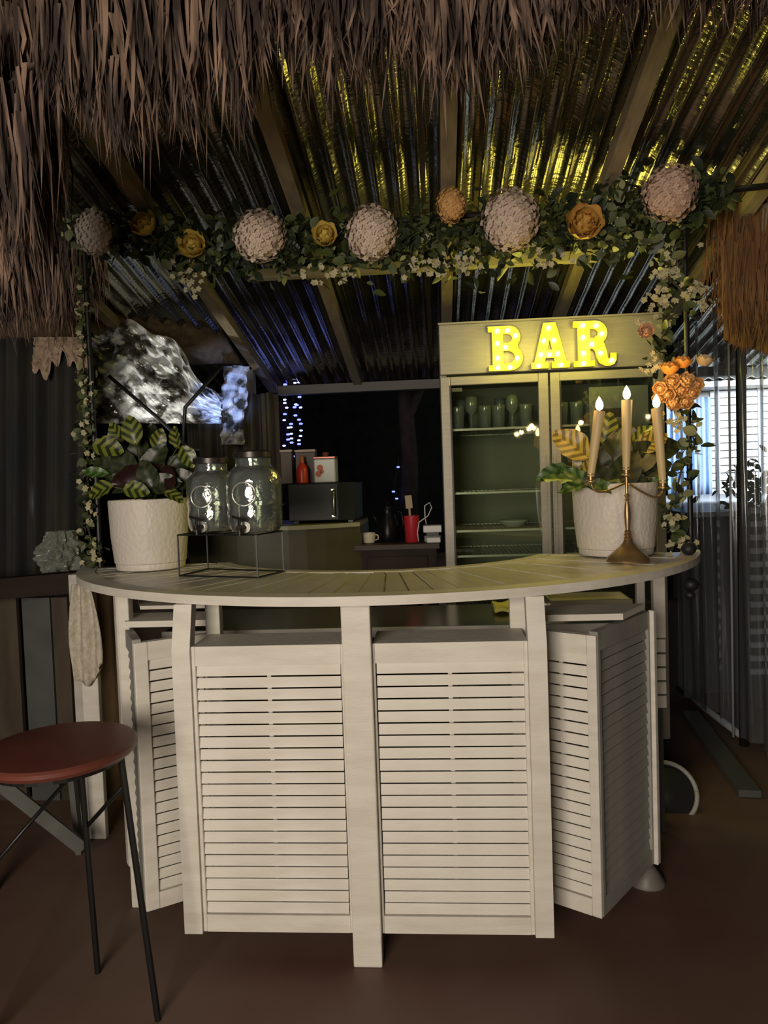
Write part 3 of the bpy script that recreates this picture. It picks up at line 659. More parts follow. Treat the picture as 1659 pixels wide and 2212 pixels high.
# black coffee pot
x = PY(838, 1130, 3.74).x
t = thing('coffee_pot', 'glossy black coffee pot between the cream mug and the red cup', 'coffee pot', (x, 3.76, TZ))
MB().lathe([(.050, 0), (.054, .006), (.056, .05), (.048, .10), (.036, .14), (.032, .16), (.034, .17)], 24, (x, 3.76, TZ)).build('pot_body', black_gl, t, smooth='auto')
MB().lathe([(.035, .17), (.033, .182), (.012, .19), (.008, .20), (.010, .207), (1e-4, .21)], 20, (x, 3.76, TZ)).build('lid', black_gl, t, smooth='auto')
MB().tube([Vector((x-.046, 3.76, TZ+.08)), Vector((x-.065, 3.755, TZ+.12)), Vector((x-.075, 3.75, TZ+.15))], [.012, .009, .006], 8).build('spout', black_gl, t, smooth=True)
MB().tube([Vector((x+.034, 3.76, TZ+.155)), Vector((x+.07, 3.76, TZ+.15)), Vector((x+.078, 3.76, TZ+.09)), Vector((x+.052, 3.76, TZ+.05))], .006, 8).build('handle', black_gl, t, smooth=True)
x = PY(890, 1135, 3.72).x
t = thing('utensil_cup', 'red cup holding a pale brush on the side table', 'cup', (x, 3.72, TZ))
MB().lathe([(.034, 0), (.036, .003), (.040, .125), (.041, .132), (.038, .132), (.034, .01), (1e-4, .008)], 24, (x, 3.72, TZ)).build('cup', mat('red_enamel', (.42, .02, .03), .35), t, smooth='auto')
t = thing('pastry_brush', 'pale wooden brush standing up in the red cup', 'brush', (x-.01, 3.72, TZ+.009))
MB().beam((x-.004, 3.72, TZ+.012), (x-.010, 3.715, TZ+.17), .010, .006).build('handle', mat('pale_wood', (.38, .27, .16), .7), t)
MB().beam((x-.010, 3.715, TZ+.17), (x-.014, 3.71, TZ+.235), .034, .012).build('bristles', mat('bristle', (.42, .32, .2), .9), t)
# power adapters and cable
wp = mat('white_plastic', (.62, .61, .57), .4)
xs = PY(934, 1140, 3.70).x
t = thing('power_strip', 'upright white power strip left of the fridge', 'power strip', (xs, 3.72, TZ))
MB().box(xs-.042, xs+.042, 3.69, 3.76, TZ, TZ+.03).build('base_block', mat('strip_grey', (.20, .20, .19), .5), t, bevel=.004)
MB().box(xs-.046, xs+.046, 3.685, 3.765, TZ+.046, TZ+.082).build('socket_block', wp, t, bevel=.005)
MB().box(xs-.03, xs+.03, 3.70, 3.75, TZ+.03, TZ+.046).build('spacer', black_metal, t)
x2 = xs+.005
o = MB().box(-.034, .034, -.02, .02, 0, .026).build('power_adapter', wp, None, bevel=.004); o.location = (x2, 3.645, TZ+.0005)
tag(o, 'small white power adapter lying in front of the power strip', 'adapter')
pts = [Vector((xs-.07, 3.67, TZ+.006)), Vector((xs-.075, 3.68, TZ+.05)), Vector((xs-.065, 3.69, TZ+.10)), Vector((xs-.02, 3.69, TZ+.13)), Vector((xs+.0, 3.70, TZ+.17)), Vector((xs-.01, 3.71, TZ+.195)), Vector((xs-.035, 3.71, TZ+.18)), Vector((xs-.035, 3.71, TZ+.13)), Vector((xs-.03, 3.71, TZ+.088))]
tag(MB().tube(pts, .003, 6).build('cable', wp, None, smooth=True), 'thin white cable looping over the white power strip', 'cable')

# ------------------------------------------------------------------ black arch and garland
YA = 2.92
ar = thing('flower_arch', 'thin black metal arch frame standing on the bar counter', 'arch', (-.2, YA, 0))
pL, pR = PY(196, 900, YA), PY(1484, 900, YA); zA = PY(900, 490, YA).z
ztop = 2.405
MB().tube([(pL.x, YA+.02, ZT+.001), (pL.x, YA+.02, ztop)], .011, 10).build('upright', black_metal, ar, smooth='auto')
rz = PY(1490, 1150, YA).z
rbx = .975
pr1, pr0 = PY(1478, 440, 2.93), PY(1493, 1190, 2.93)
MB().tube([(pr0.x, 2.93, ZT+.001), (pr1.x, 2.93, 2.43)], .010, 10).build('upright', black_metal, ar, smooth='auto')
MB().tube([(pL.x, YA+.02, ztop), (.55, YA, 2.42), (1.62, YA, 2.475)], .012, 10).build('top_bar', black_metal, ar, smooth='auto')

leaf_cols = [mat('leaf_olive', (.055, .075, .022), .55, col2=(.08, .10, .03)), mat('leaf_dark', (.018, .028, .012), .5), mat('leaf_sage', (.12, .14, .07), .6), mat('leaf_pale', (.30, .30, .15), .6)]
def simple_leaf(nm, L_, W_, m): 
    def fn(u, v): wv = W_*math.sin(math.pi*min(1, v*.94+.05))**.8; s = (u-.5)*2; return (s*wv/2, v*L_, .12*wv*abs(s)-.15*L_*v*v)
    return MB().grid(fn, 2, 4).mesh(nm, m, smooth=True)
gl_leaf = [simple_leaf('leaf', .055, .038, leaf_cols[0]), simple_leaf('leaf', .07, .036, leaf_cols[1]), simple_leaf('leaf', .05, .040, leaf_cols[2]), simple_leaf('leaf', .034, .024, leaf_cols[3])]
def lerp_path(pts, t):
    n = len(pts)-1; f = min(t*n, n-1e-6); i = int(f); a, b = pts[i], pts[i+1]; k = f-i
    return tuple(a[j]+(b[j]-a[j])*k for j in range(len(a)))
topP = [(165, 505, 45), (300, 505, 40), (420, 535, 60), (560, 535, 55), (700, 530, 60), (840, 530, 58), (960, 510, 65), (1080, 505, 70), (1200, 500, 60), (1310, 480, 70), (1400, 460, 65), (1500, 440, 60), (1545, 420, 30)]
rightP = [(1450, 520, 30), (1440, 600, 40), (1490, 640, 45), (1440, 690, 55), (1430, 760, 45), (1470, 880, 35), (1500, 960, 30), (1460, 1050, 40), (1450, 1110, 28), (1470, 1170, 30)]
leftP = [(182, 600, 14), (180, 700, 14), (185, 800, 14), (190, 880, 20), (185, 960, 16), (190, 1080, 22), (195, 1180, 26), (215, 1215, 22)]
def garland(name, lab, path, n_obj, n_stuff, seed, mix, Yc, dY):
    rr = random.Random(seed); P0 = lerp_path(path, .5); c = PY(P0[0], P0[1], Yc)
    t = thing(name, lab, 'garland', c); g = [MB(), MB(), MB(), MB()]
    vine = [PY(*lerp_path(path, i/30)[:2], Yc)+Vector((rr.uniform(-.008, .008), 0, rr.uniform(-.008, .008))) for i in range(31)]
    MB().tube(vine, .004, 5).build('vine', mat('vine_brown', (.04, .035, .015), .8), t, smooth=True)
    for k in range(n_obj+n_stuff):
        tt = rr.random(); x, y, s = lerp_path(path, tt)
        P = PY(x+rr.gauss(0, s*.35), y+rr.gauss(0, s*.55), Yc)+Vector((0, rr.uniform(-dY, dY), 0))
        kk = rr.choices(range(4), mix)[0]
        rot = Euler((rr.uniform(-1.2, 1.6), rr.uniform(-1, 1), rr.uniform(0, 6.28))); sc = rr.uniform(.6, 1.15)
        if k < n_obj:
            inst('leaf', gl_leaf[kk], t, P-c, rot, sc)
        else:
            mt = Matrix.Translation(P) @ rot.to_matrix().to_4x4() @ Matrix.Scale(sc*.9, 4)
            me = gl_leaf[kk]; g[kk].add([mt @ v.co for v in me.vertices], [tuple(p_.vertices) for p_ in me.polygons])
    for kk in range(4):
        if g[kk].v: g[kk].build('small_leaves', leaf_cols[kk], t, smooth=True, kind='stuff')
    return t
garland('leaf_garland', 'green leaf garland with flowers along the top of the arch', topP, 290, 2600, 5, (5, 5, 2.2, .5), YA-.02, .07)
garland('leaf_garland', 'sparser garland of pale leaves climbing the right side of the arch', rightP, 130, 90, 6, (3, 2, 3, 3), YA-.02, .05)
garland('leaf_garland', 'narrow garland of small pale leaves down the left pole of the arch', leftP, 110, 120, 8, (3, 1, 4, 3), YA+.03, .02)

# flowers
def petal_mesh(nm, L_, W_, m, cup_=.5):
    def fn(u, v): wv = W_*math.sin(math.pi*(v*.78+.12)); s = (u-.5)*2; return (s*wv/2, v*L_, cup_*L_*(s*s*.25+v*v*.5))
    return MB().grid(fn, 4, 4).mesh(nm, m, smooth=True)
hyd = {k: mat('hydrangea_'+k, c1_, .7, col2=c2_, scale=30) for k, c1_, c2_ in (('cream', (.52, .40, .31), (.66, .54, .44)), ('peach', (.46, .30, .22), (.58, .42, .32)), ('grey', (.50, .44, .39), (.62, .55, .49)), ('orange', (.50, .26, .08), (.62, .38, .14)))}
def floret_ball(key, seed, n=240):
    rr = random.Random(seed); g = MB()
    for i in range(n):
        z = 1-2*(i+.5)/n; th = i*2.399963; rxy = math.sqrt(1-z*z)
        nrm = Vector((rxy*math.cos(th), rxy*math.sin(th), z)); c = nrm*(1+rr.uniform(-.09, .07)); nrm = (nrm+Vector((rr.uniform(-.4, .4), rr.uniform(-.4, .4), rr.uniform(-.4, .4)))).normalized(); a = nrm.orthogonal().normalized(); b = nrm.cross(a); t0 = rr.random()*6
        for k in range(4):
            an = t0+k*math.pi/2; d = a*math.cos(an)+b*math.sin(an); e = nrm.cross(d); s = .105+rr.uniform(0, .03)
            g.add([c, c+d*s*.6+e*s*.5+nrm*.04, c+d*s*1.15+nrm*.01, c+d*s*.6-e*s*.5+nrm*.04], [(0, 1, 2, 3)])
    g.ball((0, 0, 0), .89, 16, 10)
    return g.mesh('floret_cluster', hyd[key], smooth=True)
balls = {k: floret_ball(k, i) for i, k in enumerate(hyd)}
def hydrangea(px, py, rx, ry, key, lab, nm='hydrangea'):
    c = PY(px, py, YA-.10); t = thing(nm, lab, 'flower', c)
    r_ = rx/FPX*YA
    o = inst('floret_cluster', balls[key], t, (0, 0, 0), (rnd.random(), rnd.random(), 0), 1); o.scale = (r_*.90, r_*.75, ry/FPX*YA*.90); o['kind'] = 'stuff'; o.rotation_euler = (0, 0, 0)
    MB().tube([c, c+Vector((0, .09, -.03))], .004, 6).build('stem', MATS['vine_brown'], t)
    return t
hydrangea(203, 502, 42, 52, 'grey', 'greyish cream hydrangea at the far left end of the garland')
hydrangea(560, 510, 58, 57, 'cream', 'round cream-pink hydrangea left of the centre of the garland')
hydrangea(802, 503, 56, 60, 'cream', 'cream-pink hydrangea at the middle of the garland')
hydrangea(1102, 475, 61, 67, 'cream', 'largest pinkish hydrangea, right of the centre of the garland')
hydrangea(1447, 418, 57, 60, 'peach', 'pinkish hydrangea at the right corner of the arch')
hydrangea(975, 443, 33, 38, 'orange', 'small orange-pink bloom above the garland left of the largest hydrangea', 'carnation')
def rose(px, py, rad, col, c2, lab, dY=-.10, nm='rose', tilt=(0, -1, .15), grp=None, sz=1):
    m = mat('petal_%s' % str(col), col, .55, col2=c2, scale=30); key = 'pm'+str(col)
    if key not in balls: balls[key] = petal_mesh('petal', 1, 1.1, m)
    c = PY(px, py, YA+dY); t = thing(nm, lab, 'flower', c, grp); r_ = rad/FPX*YA
    q = Vector((0, 0, 1)).rotation_difference(Vector(tilt).normalized()).to_matrix()
    MB().ball(c, r_*.42, 10, 6).build('bud', m, t, smooth=True)
    for ringn, (n_, open_, ln) in enumerate(((3, .05, .95), (4, .25, 1.0), (5, .50, 1.0), (6, .80, .95))):
        for k in range(n_):
            an = 2*math.pi*k/n_+ringn*.6; rad_ = Vector((math.cos(an), math.sin(an), 0)); yv = (Vector((0, 0, 1))*math.cos(open_)+rad_*math.sin(open_))
            zv = (-rad_*math.cos(open_)+Vector((0, 0, 1))*math.sin(open_)); xv = yv.cross(zv)
            M = q @ Matrix((xv, yv, zv)).transposed(); base = q @ (Vector((0, 0, -.55))+rad_*(.10+.10*ringn))*r_
            inst('petal', balls[key], t, base, M.to_euler(), (r_*ln, r_*ln*1.05, r_*ln))
    return t
ye, ye2 = (.55, .38, .06), (.66, .50, .12); og, og2 = (.62, .22, .03), (.72, .32, .06); pe, pe2 = (.60, .34, .12), (.70, .44, .20)
rose(312, 485, 34, ye, ye2, 'yellow rose second from the left in the garland', tilt=(-.3, -.8, .5))
rose(416, 530, 34, ye, ye2, 'yellow rose hanging low, left of the round cream hydrangea')
rose(702, 508, 30, ye, ye2, 'small yellow rose between the two middle hydrangeas')
rose(1262, 482, 42, (.55, .28, .05), (.64, .38, .10), 'orange-yellow rose right of the largest hydrangea')
rose(1447, 795, 22, og, og2, 'bright orange rosebud on the right pole, the lower left of the pair', tilt=(0, -.3, 1))
rose(1475, 782, 21, og, og2, 'bright orange rosebud on the right pole, the upper right of the pair', tilt=(.1, -.3, 1))
rose(1522, 778, 20, (.42, .30, .16), (.50, .38, .22), 'pale brownish rosebud standing apart to the right of the orange pair', tilt=(.2, -.3, 1))
rose(1396, 716, 18, (.58, .32, .18), (.66, .42, .28), 'small salmon rose beside the R of the bar sign', tilt=(-.3, -1, .2))
words = ['top left', 'top middle', 'top right', 'far left', 'left middle', 'centre', 'right middle', 'lower left', 'lower middle', 'bottom']
for (x, y, r_), wd in zip(((1450, 825, 19), (1483, 822, 19), (1505, 830, 16), (1424, 840, 16), (1440, 853, 19), (1470, 843, 20), (1495, 850, 17), (1453, 872, 19), (1480, 868, 18), (1418, 862, 12)), words):
    rose(x, y, r_, pe, pe2, 'peach rose at the %s of the dense bunch on the right pole' % wd, dY=-.10+.02*rnd.random(), tilt=(rnd.uniform(-.4, .4), -1, rnd.uniform(-.1, .5)))
# cream blossoms sprinkled on the foliage, one mass nobody could count
bl = mat('cream_blossom', (.36, .34, .20), .8, col2=(.48, .44, .28), scale=20)
rr = random.Random(12)
def blossoms(c0, n, sx, sy, dY, mb):
    for k in range(n):
        P = PY(c0[0]+rr.gauss(0, sx), c0[1]+rr.gauss(0, sy), YA-.06+dY)+Vector((0, rr.uniform(-.03, .03), 0)); nrm = Vector((rr.uniform(-.6, .6), -1, rr.uniform(-.6, .8))).normalized()
        a = nrm.orthogonal().normalized(); b = nrm.cross(a); t0 = rr.random()*6
        for j in range(5):
            an = t0+j*2*math.pi/5; d = a*math.cos(an)+b*math.sin(an); e = nrm.cross(d); s = .012
            mb.add([P, P+d*s*.6+e*s*.45+nrm*.003, P+d*s*1.1, P+d*s*.6-e*s*.45+nrm*.003], [(0, 1, 2, 3)])
g = MB()
for c0, n_, sx, sy in (((700, 585), 22, 32, 14), ((415, 610), 14, 14, 14), ((920, 575), 26, 30, 16), ((1010, 560), 16, 20, 14), ((390, 590), 8, 20, 15), ((840, 520), 10, 40, 20), ((1180, 560), 12, 30, 14)): blossoms(c0, n_, sx, sy, 0, g)
tag(g.build('small_blossoms', bl, None), 'tiny cream blossoms hanging from the lower edge of the top garland', 'blossoms', kind='stuff')
g = MB()
for c0, n_, sx, sy in (((1440, 560), 12, 22, 14), ((1420, 640), 22, 18, 16), ((1500, 640), 26, 18, 16), ((1450, 590), 16, 12, 10), ((1405, 700), 12, 20, 14), ((1410, 790), 10, 14, 14), ((1455, 905), 12, 14, 10), ((1450, 1120), 12, 10, 12), ((1475, 1180), 10, 20, 10)): blossoms(c0, n_, sx, sy, 0, g)
tag(g.build('small_blossoms', bl, None), 'clusters of tiny cream blossoms on the right side of the arch', 'blossoms', kind='stuff')
g = MB()
for c0, n_, sx, sy in (((180, 660), 3, 6, 24), ((178, 730), 3, 7, 20), ((185, 850), 8, 8, 14), ((180, 920), 6, 8, 16), ((185, 1000), 4, 8, 30), ((188, 1080), 8, 9, 30), ((195, 1180), 9, 14, 26)): blossoms(c0, n_, sx, sy, .04, g)
tag(g.build('small_blossoms', bl, None), 'tiny cream blossoms scattered down the left pole of the arch', 'blossoms', kind='stuff')
# dark knobs clamped under the right end of the top
for (x, y, r_, lab) in ((1488, 1192, 15, 'black rubber knob sitting on the right tip of the bar counter'), (1492, 1262, 17, 'larger black rubber ball hanging below the right tip of the bar counter'), (1490, 1285, 11, 'smaller black rubber ball hanging lowest below the right tip of the bar counter')):
    c = PY(x, y, 2.92); o = MB().ball((0, 0, 0), r_/FPX*2.9, 16, 10, .85).build('rubber_ball', mat('black_rubber', (.012, .012, .013), .55), None, smooth=True); o.location = (.918, 2.82, ZT+.0235) if y == 1192 else c
    tag(o, lab, 'ball')

# ------------------------------------------------------------------ thatch
def strand(g, p, L_, w_, dx, dy, rr, n=3):
    a = rr.uniform(-.6, .6); s = Vector((math.cos(a), math.sin(a), 0)); pts = []
    bx_ = rr.uniform(-.02, .02)
    for i in range(n+1):
        t_ = i/n; q_ = Vector(p)+Vector((dx*t_*t_+bx_*math.sin(3*t_), dy*t_*t_, -L_*t_)); ww = w_*(1-t_)**.6*.5 if i < n else 0
        pts.append((q_-s*ww, q_+s*ww))
    vs = [v for ab in pts[:-1] for v in ab]+[pts[-1][0]]; fs = [(2*i, 2*i+1, 2*i+3, 2*i+2) for i in range(n-1)]+[(2*n-2, 2*n-1, 2*n)]
    g.add(vs, fs)
def interp(tab, x):
    for (a, b), (c, d) in zip(tab, tab[1:]):
        if a <= x <= c: return b+(d-b)*(x-a)/(c-a)
    return tab[0][1] if x < tab[0][0] else tab[-1][1]
def fringe(name, lab, prof, x0, x1, Y, dY, top, n, seed, wmin=.005, wmax=.017, jit=90, mt=thatch_m, clump=26):
    rr = random.Random(seed); g = MB(); cl = [rr.uniform(x0, x1) for _ in range(clump)]; cj = [rr.uniform(-1, 1) for _ in cl]
    for k in range(n):
        px = rr.uniform(x0, x1); y = Y+rr.uniform(-dY, dY)
        j = min(range(len(cl)), key=lambda i: abs(cl[i]-px)); pull = (cl[j]-px)*.55
        yb = interp(prof, px)+cj[j]*jit*.35-abs(rr.gauss(0, 1))*jit*1.0+(rr.random() < .07)*rr.random()*jit*.8
        bot = PY(px+pull, yb, y); tp_ = PY(px, top, y); tz = tp_.z+rr.uniform(0, .1)
        L_ = tz-bot.z; Lm_ = min(L_, rr.uniform(.18, .5))
        if L_ < .03: continue
        p0 = Vector((tp_.x+(bot.x-tp_.x)*(1-Lm_/L_), y, bot.z+Lm_))
        strand(g, p0, Lm_, rr.uniform(wmin, wmax), rr.uniform(-.05, .05), rr.uniform(-.05, .05), rr, 4)
        # filler strands higher up
        for _ in range(2):
            zz = bot.z+rr.random()*L_; strand(g, (tp_.x+rr.uniform(-.05, .05), y+rr.uniform(0, dY), zz+.25), rr.uniform(.15, .35), rr.uniform(wmin, wmax), rr.uniform(-.03, .03), 0, rr, 2)
    o = g.build(name, mt, None, loc=PY((x0+x1)/2, 200, Y)); tag(o, lab, 'thatch', kind='stuff'); return o
profA = [(-80, 640), (50, 600), (75, 300), (130, 290), (180, 330), (250, 350), (300, 290), (370, 340), (430, 230), (500, 310), (560, 170), (640, 170), (700, 215), (770, 150), (830, 140), (900, 150), (950, 230), (1050, 170), (1120, 190), (1190, 100), (1300, 20), (1420, 10), (1700, 0)]
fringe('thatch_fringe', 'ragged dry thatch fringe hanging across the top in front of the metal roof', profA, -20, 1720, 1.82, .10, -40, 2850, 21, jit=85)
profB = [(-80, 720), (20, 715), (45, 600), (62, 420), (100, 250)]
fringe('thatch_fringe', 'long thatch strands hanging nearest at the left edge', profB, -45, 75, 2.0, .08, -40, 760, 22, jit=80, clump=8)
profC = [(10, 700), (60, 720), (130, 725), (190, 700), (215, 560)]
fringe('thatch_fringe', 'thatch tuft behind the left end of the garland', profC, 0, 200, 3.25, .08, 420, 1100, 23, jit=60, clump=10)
# roof masses behind the fringes
g = MB(); a = PY(-120, 60, 1.98); g.box(-1.6, 1.9, 1.95, 2.02, 2.615, 3.1); o = g.build('thatch_roof', thatch_d, None)
tag(o, 'dark thatched roof mass above the hanging fringe', 'thatch', kind='stuff')
# left hut roof: sloping thatch seen dim behind the garland
def quad_surface(P4, nu, nv, amp, seed):
    rr = random.Random(seed); ph = [rr.uniform(0, 6) for _ in range(6)]
    def fn(u, v):
        p_ = (P4[0].lerp(P4[1], u)).lerp(P4[3].lerp(P4[2], u), v); a = amp*(math.sin(u*23+ph[0]+3*math.sin(v*4))+math.sin(u*51+ph[1]+v*3)*.5)
        return p_+Vector((0, -a, 0))
    return MB().grid(fn, nu, nv)
brown_th = mat('brown_thatch', (.055, .034, .016), .9, col2=(.10, .066, .035), scale=16, stretch=(2, 2, .35), bump=.5, bscale=70, bstretch=(3, 3, .3))
g = quad_surface([PY(-200, 250, 3.1), PY(210, 280, 3.3), PY(520, 780, 4.4), PY(-200, 760, 3.6)], 60, 24, .015, 3)
o = g.build('thatch_hut_roof', brown_th, None, smooth=True, solid=.08); tag(o, 'brown thatched hut roof in the dark behind the left of the garland', 'thatch', kind='stuff')
g = quad_surface([PY(1590, 500, 3.3), PY(1800, 470, 3.1), PY(1800, 800, 3.1), PY(1560, 735, 3.4)], 30, 20, .01, 5)
o = g.build('thatch_hut_roof', mat('orange_lit_thatch', (.13, .062, .022), .9, col2=(.21, .105, .04), scale=16, stretch=(2, 2, .35), bump=.5, bscale=70, bstretch=(3, 3, .3)), None, smooth=True, solid=.06)  # orange light on this thatch is put into its colour
tag(o, 'brown thatch coloured as orange-lit, hanging at the right edge above the vinyl curtain', 'thatch', kind='stuff')
fringe('thatch_fringe', 'short thatch strands coloured as orange-lit at the right edge', [(1540, 690), (1600, 760), (1720, 770)], 1555, 1720, 3.2, .06, 540, 380, 24, jit=50, mt=MATS['orange_lit_thatch'], clump=5)
# dark night backdrop: hedge mass far behind so nothing looks empty
hedge = mat('night_foliage', (.003, .004, .003), .95, spec=.1, col2=(.006, .008, .005), scale=6, bump=.6, bscale=9)
g = quad_surface([Vector((-9, 14, 6)), Vector((9, 14, 6)), Vector((9, 14, 0)), Vector((-9, 14, 0))], 60, 24, .15, 9)
tag(g.build('night_hedge', hedge, None, smooth=True, solid=.3), 'almost black hedge far behind the bar', 'hedge', kind='stuff')

# ------------------------------------------------------------------ left background
crm = mat('crumpled_plastic', (.05, .045, .035), .22, col2=(.72, .74, .76), scale=9, detail=5, contrast=(.44, .56), alpha=.85, bump=1.0, bscale=14, spec=.8)  # pale and dark blotches in the colour stand for mottled reflections
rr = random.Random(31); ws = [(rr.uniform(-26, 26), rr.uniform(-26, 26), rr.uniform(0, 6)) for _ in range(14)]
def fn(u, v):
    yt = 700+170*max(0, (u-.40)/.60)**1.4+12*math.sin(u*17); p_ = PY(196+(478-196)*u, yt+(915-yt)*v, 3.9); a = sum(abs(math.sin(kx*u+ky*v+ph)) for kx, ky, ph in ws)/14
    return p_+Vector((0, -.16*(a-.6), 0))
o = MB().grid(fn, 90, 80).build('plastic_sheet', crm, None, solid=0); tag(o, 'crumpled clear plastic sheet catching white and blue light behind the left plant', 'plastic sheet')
tf = thing('tent_frame', 'dark crossing tent poles in front of the crumpled plastic sheet', 'frame', (-1.2, 3.74, 0))
for pts in (((235, 812), (340, 902), (400, 960)), ((480, 790), (400, 880), (392, 1010))):
    q_ = [PY(*a_, 3.74) for a_ in pts]; q_.append(Vector((q_[-1].x, 3.74, 0)))
    MB().tube(q_, .010, 8).build('pole', black_metal, tf, smooth=True)
MB().box(-1.75, -.86, 3.93, 3.96, 1.02, 1.06).build('cross_rail', black_metal, tf)
# grey curtain folds left
cur = mat('grey_curtain', (.028, .032, .033), .9, spec=.1, col2=(.045, .04, .034), scale=5, stretch=(3, 3, .4))
def fn(u, v):
    p_ = PY(-60+(245)*u, 730+v*560, 3.45); return p_+Vector((0, .035*math.sin(u*30)+.015*math.sin(u*71+v), 0))
tag(MB().grid(fn, 90, 10).build('side_curtain', cur, None, smooth=True, solid=.004), 'dim grey folded curtain at the left behind the stool', 'curtain')
def fn(u, v):
    p_ = PY(72+(122)*u, 728+v*(62+20*math.sin(u*9)+14*math.sin(u*31+1)), 3.40); return p_+Vector((0, .008*math.sin(u*37+v*5)+.006*math.sin(v*31), 0))
tag(MB().grid(fn, 40, 12).build('straw_valance', mat('pale_straw', (.30, .22, .16), .85, col2=(.42, .32, .24), scale=40, bump=.6, bscale=60), None, solid=.01), 'pale straw valance at the top of the grey curtain', 'valance')
def fn(u, v):
    p_ = PY(400+(600-400)*u, 850, 4.3); p_.z *= (1-v); return p_+Vector((0, .04*math.sin(u*26)+.02*math.sin(u*67+v*3), 0))
tag(MB().grid(fn, 80, 10).build('side_curtain', mat('brown_curtain', (.06, .048, .036), .8, col2=(.10, .085, .065), scale=5, stretch=(3, 3, .4)), None, smooth=True, solid=.004), 'dim brown folded curtain beside the pale roof post', 'curtain')
def fn(u, v):
    p_ = PY(480+(524-480)*u+(1-v)*14*u, 790+v*170, 4.1); return p_+Vector((0, .03*math.sin(u*9+v*12)+.015*math.sin(v*41), 0))
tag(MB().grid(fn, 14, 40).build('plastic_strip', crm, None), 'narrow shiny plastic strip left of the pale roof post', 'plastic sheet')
light('strip_lamp', 'SPOT', (-2.2, 3.2, 1.2), 7, (.7, .85, 1), .04, PY(505, 870, 4.1), R(16), .5)
# wrapped glassware bundle at the far left end of the counter
def fn(u, v):
    th = u*2*math.pi; r_ = .085*(1+.45*mnoise.noise(Vector((math.cos(th)*2.5, math.sin(th)*2.5, v*4)))+.25*mnoise.noise(Vector((math.cos(th)*7, math.sin(th)*7, v*9))))*(1.15-.55*v*v)
    c = PY(136, 1230, 3.15); return Vector((c.x+r_*math.cos(th), c.y+r_*math.sin(th), c.z+v*.17))
c = PY(136, 1230, 3.15)
tag(MB().grid(fn, 60, 26).build('plastic_bag', mat('bag_plastic', (.20, .22, .19), .2, alpha=.8, bump=.6, bscale=40), None, loc=c), 'crinkled clear plastic bag behind the left end of the bar counter', 'bag')
# timber fence behind the stool
fe = thing('timber_fence', 'dark weathered timber fence behind the stool at the left', 'fence', (-2.1, 3.0, 0))
fm = mat('fence_wood', (.045, .032, .022), .8, col2=(.08, .06, .04), scale=6, stretch=(2, 2, .4)); fg = mat('fence_grey', (.085, .09, .085), .75, col2=(.055, .06, .055), scale=5)
zr = PY(60, 1270, 3.1).z
MB().beam((-3.3, 2.95, zr-.06), (-1.56, 3.12, zr+.02), .07, .09).build('rail', dark_wood, fe)
for (xa_, xb_, m_2) in ((-20, 40, fm), (52, 112, fg), (116, 150, fm), (195, 250, mat('fence_amber', (.10, .055, .02), .7, col2=(.16, .10, .03), scale=9, stretch=(2, 2, .6)))):
    a, b = PY(xa_, 1400, 3.2), PY(xb_, 1400, 3.2); MB().box(a.x, b.x, 3.2, 3.225, .0, zr-.06 if xa_ < 150 else 1.04).build('board', m_2, fe)
MB().box(-3.4, -1.1, 3.26, 3.29, 0, .95).build('backing_board', dark_wood, fe)

# ------------------------------------------------------------------ stool
SC = PZ(128, 1612, .75)
sto = thing('bar_stool', 'round reddish-brown bar stool with black metal legs at the left edge', 'stool', (SC.x, SC.y, 0))
RS = .193
MB().lathe([(1e-4, -.022), (RS*.96, -.022), (RS, -.012), (RS, -.002), (RS*.97, .004), (RS*.7, .006), (1e-4, .004)], 48, (SC.x, SC.y, .75)).build('seat', mat('red_leather', (.105, .028, .020), .38, col2=(.15, .045, .03), scale=5), sto, smooth='auto')
MB().lathe([(RS*.86, 0), (RS*.86, .015)], 32, (SC.x, SC.y, .712)).build('seat_ring', black_metal, sto)
for k in range(3):
    an = R((8, 100, 200)[k]); d = Vector((math.cos(an), math.sin(an), 0)); tp = Vector((SC.x, SC.y, .715))+d*RS*.80; bt = Vector((SC.x, SC.y, .0))+d*RS*1.12
    MB().tube([tp, bt], .009, 8).build('leg', black_metal, sto, smooth='auto')
for z_, rr_ in ():
    pts = [Vector((SC.x+RS*rr_*math.cos(a), SC.y+RS*rr_*math.sin(a), z_)) for a in [2*math.pi*k/32 for k in range(33)]]
    MB().tube(pts, .008, 8).build('footrest_ring', black_metal, sto, smooth=True)
for k in range(2):
    an = R((8, 100)[k]); a2 = R((100, 200)[k]); p0 = Vector((SC.x+RS*.84*math.cos(an), SC.y+RS*.84*math.sin(an), .64)); p1 = Vector((SC.x+RS*.95*math.cos(a2), SC.y+RS*.95*math.sin(a2), .45))
    MB().tube([p0, p1], .006, 6).build('brace', black_metal, sto, smooth=True)
# white crossed rails behind the stool
cr_ = thing('folding_trestle', 'weathered white folding trestle on the floor behind the stool', 'trestle', (-1.9, 2.9, 0))
wm = mat('dull_white_wood', (.13, .13, .115), .7, col2=(.09, .09, .08), scale=8)
a, b = PY(-30, 1668, 2.45), PY(178, 1832, 2.62)
MB().beam(a, (b.x, b.y, max(b.z, .025)), .03, .045).build('brace_board', wm, cr_)
a, b = PY(152, 1640, 2.7), PY(172, 1818, 2.72)
MB().beam((a.x, a.y, a.z), (b.x, b.y, .002), .022, .03, (0, 1, 0)).build('upright_board', wm, cr_)
a, b = PY(-30, 1668, 2.45), PY(-40, 1900, 2.4)
MB().beam((a.x, a.y, a.z), (a.x, a.y, .0), .03, .03, (0, 1, 0)).build('upright_board', wm, cr_)

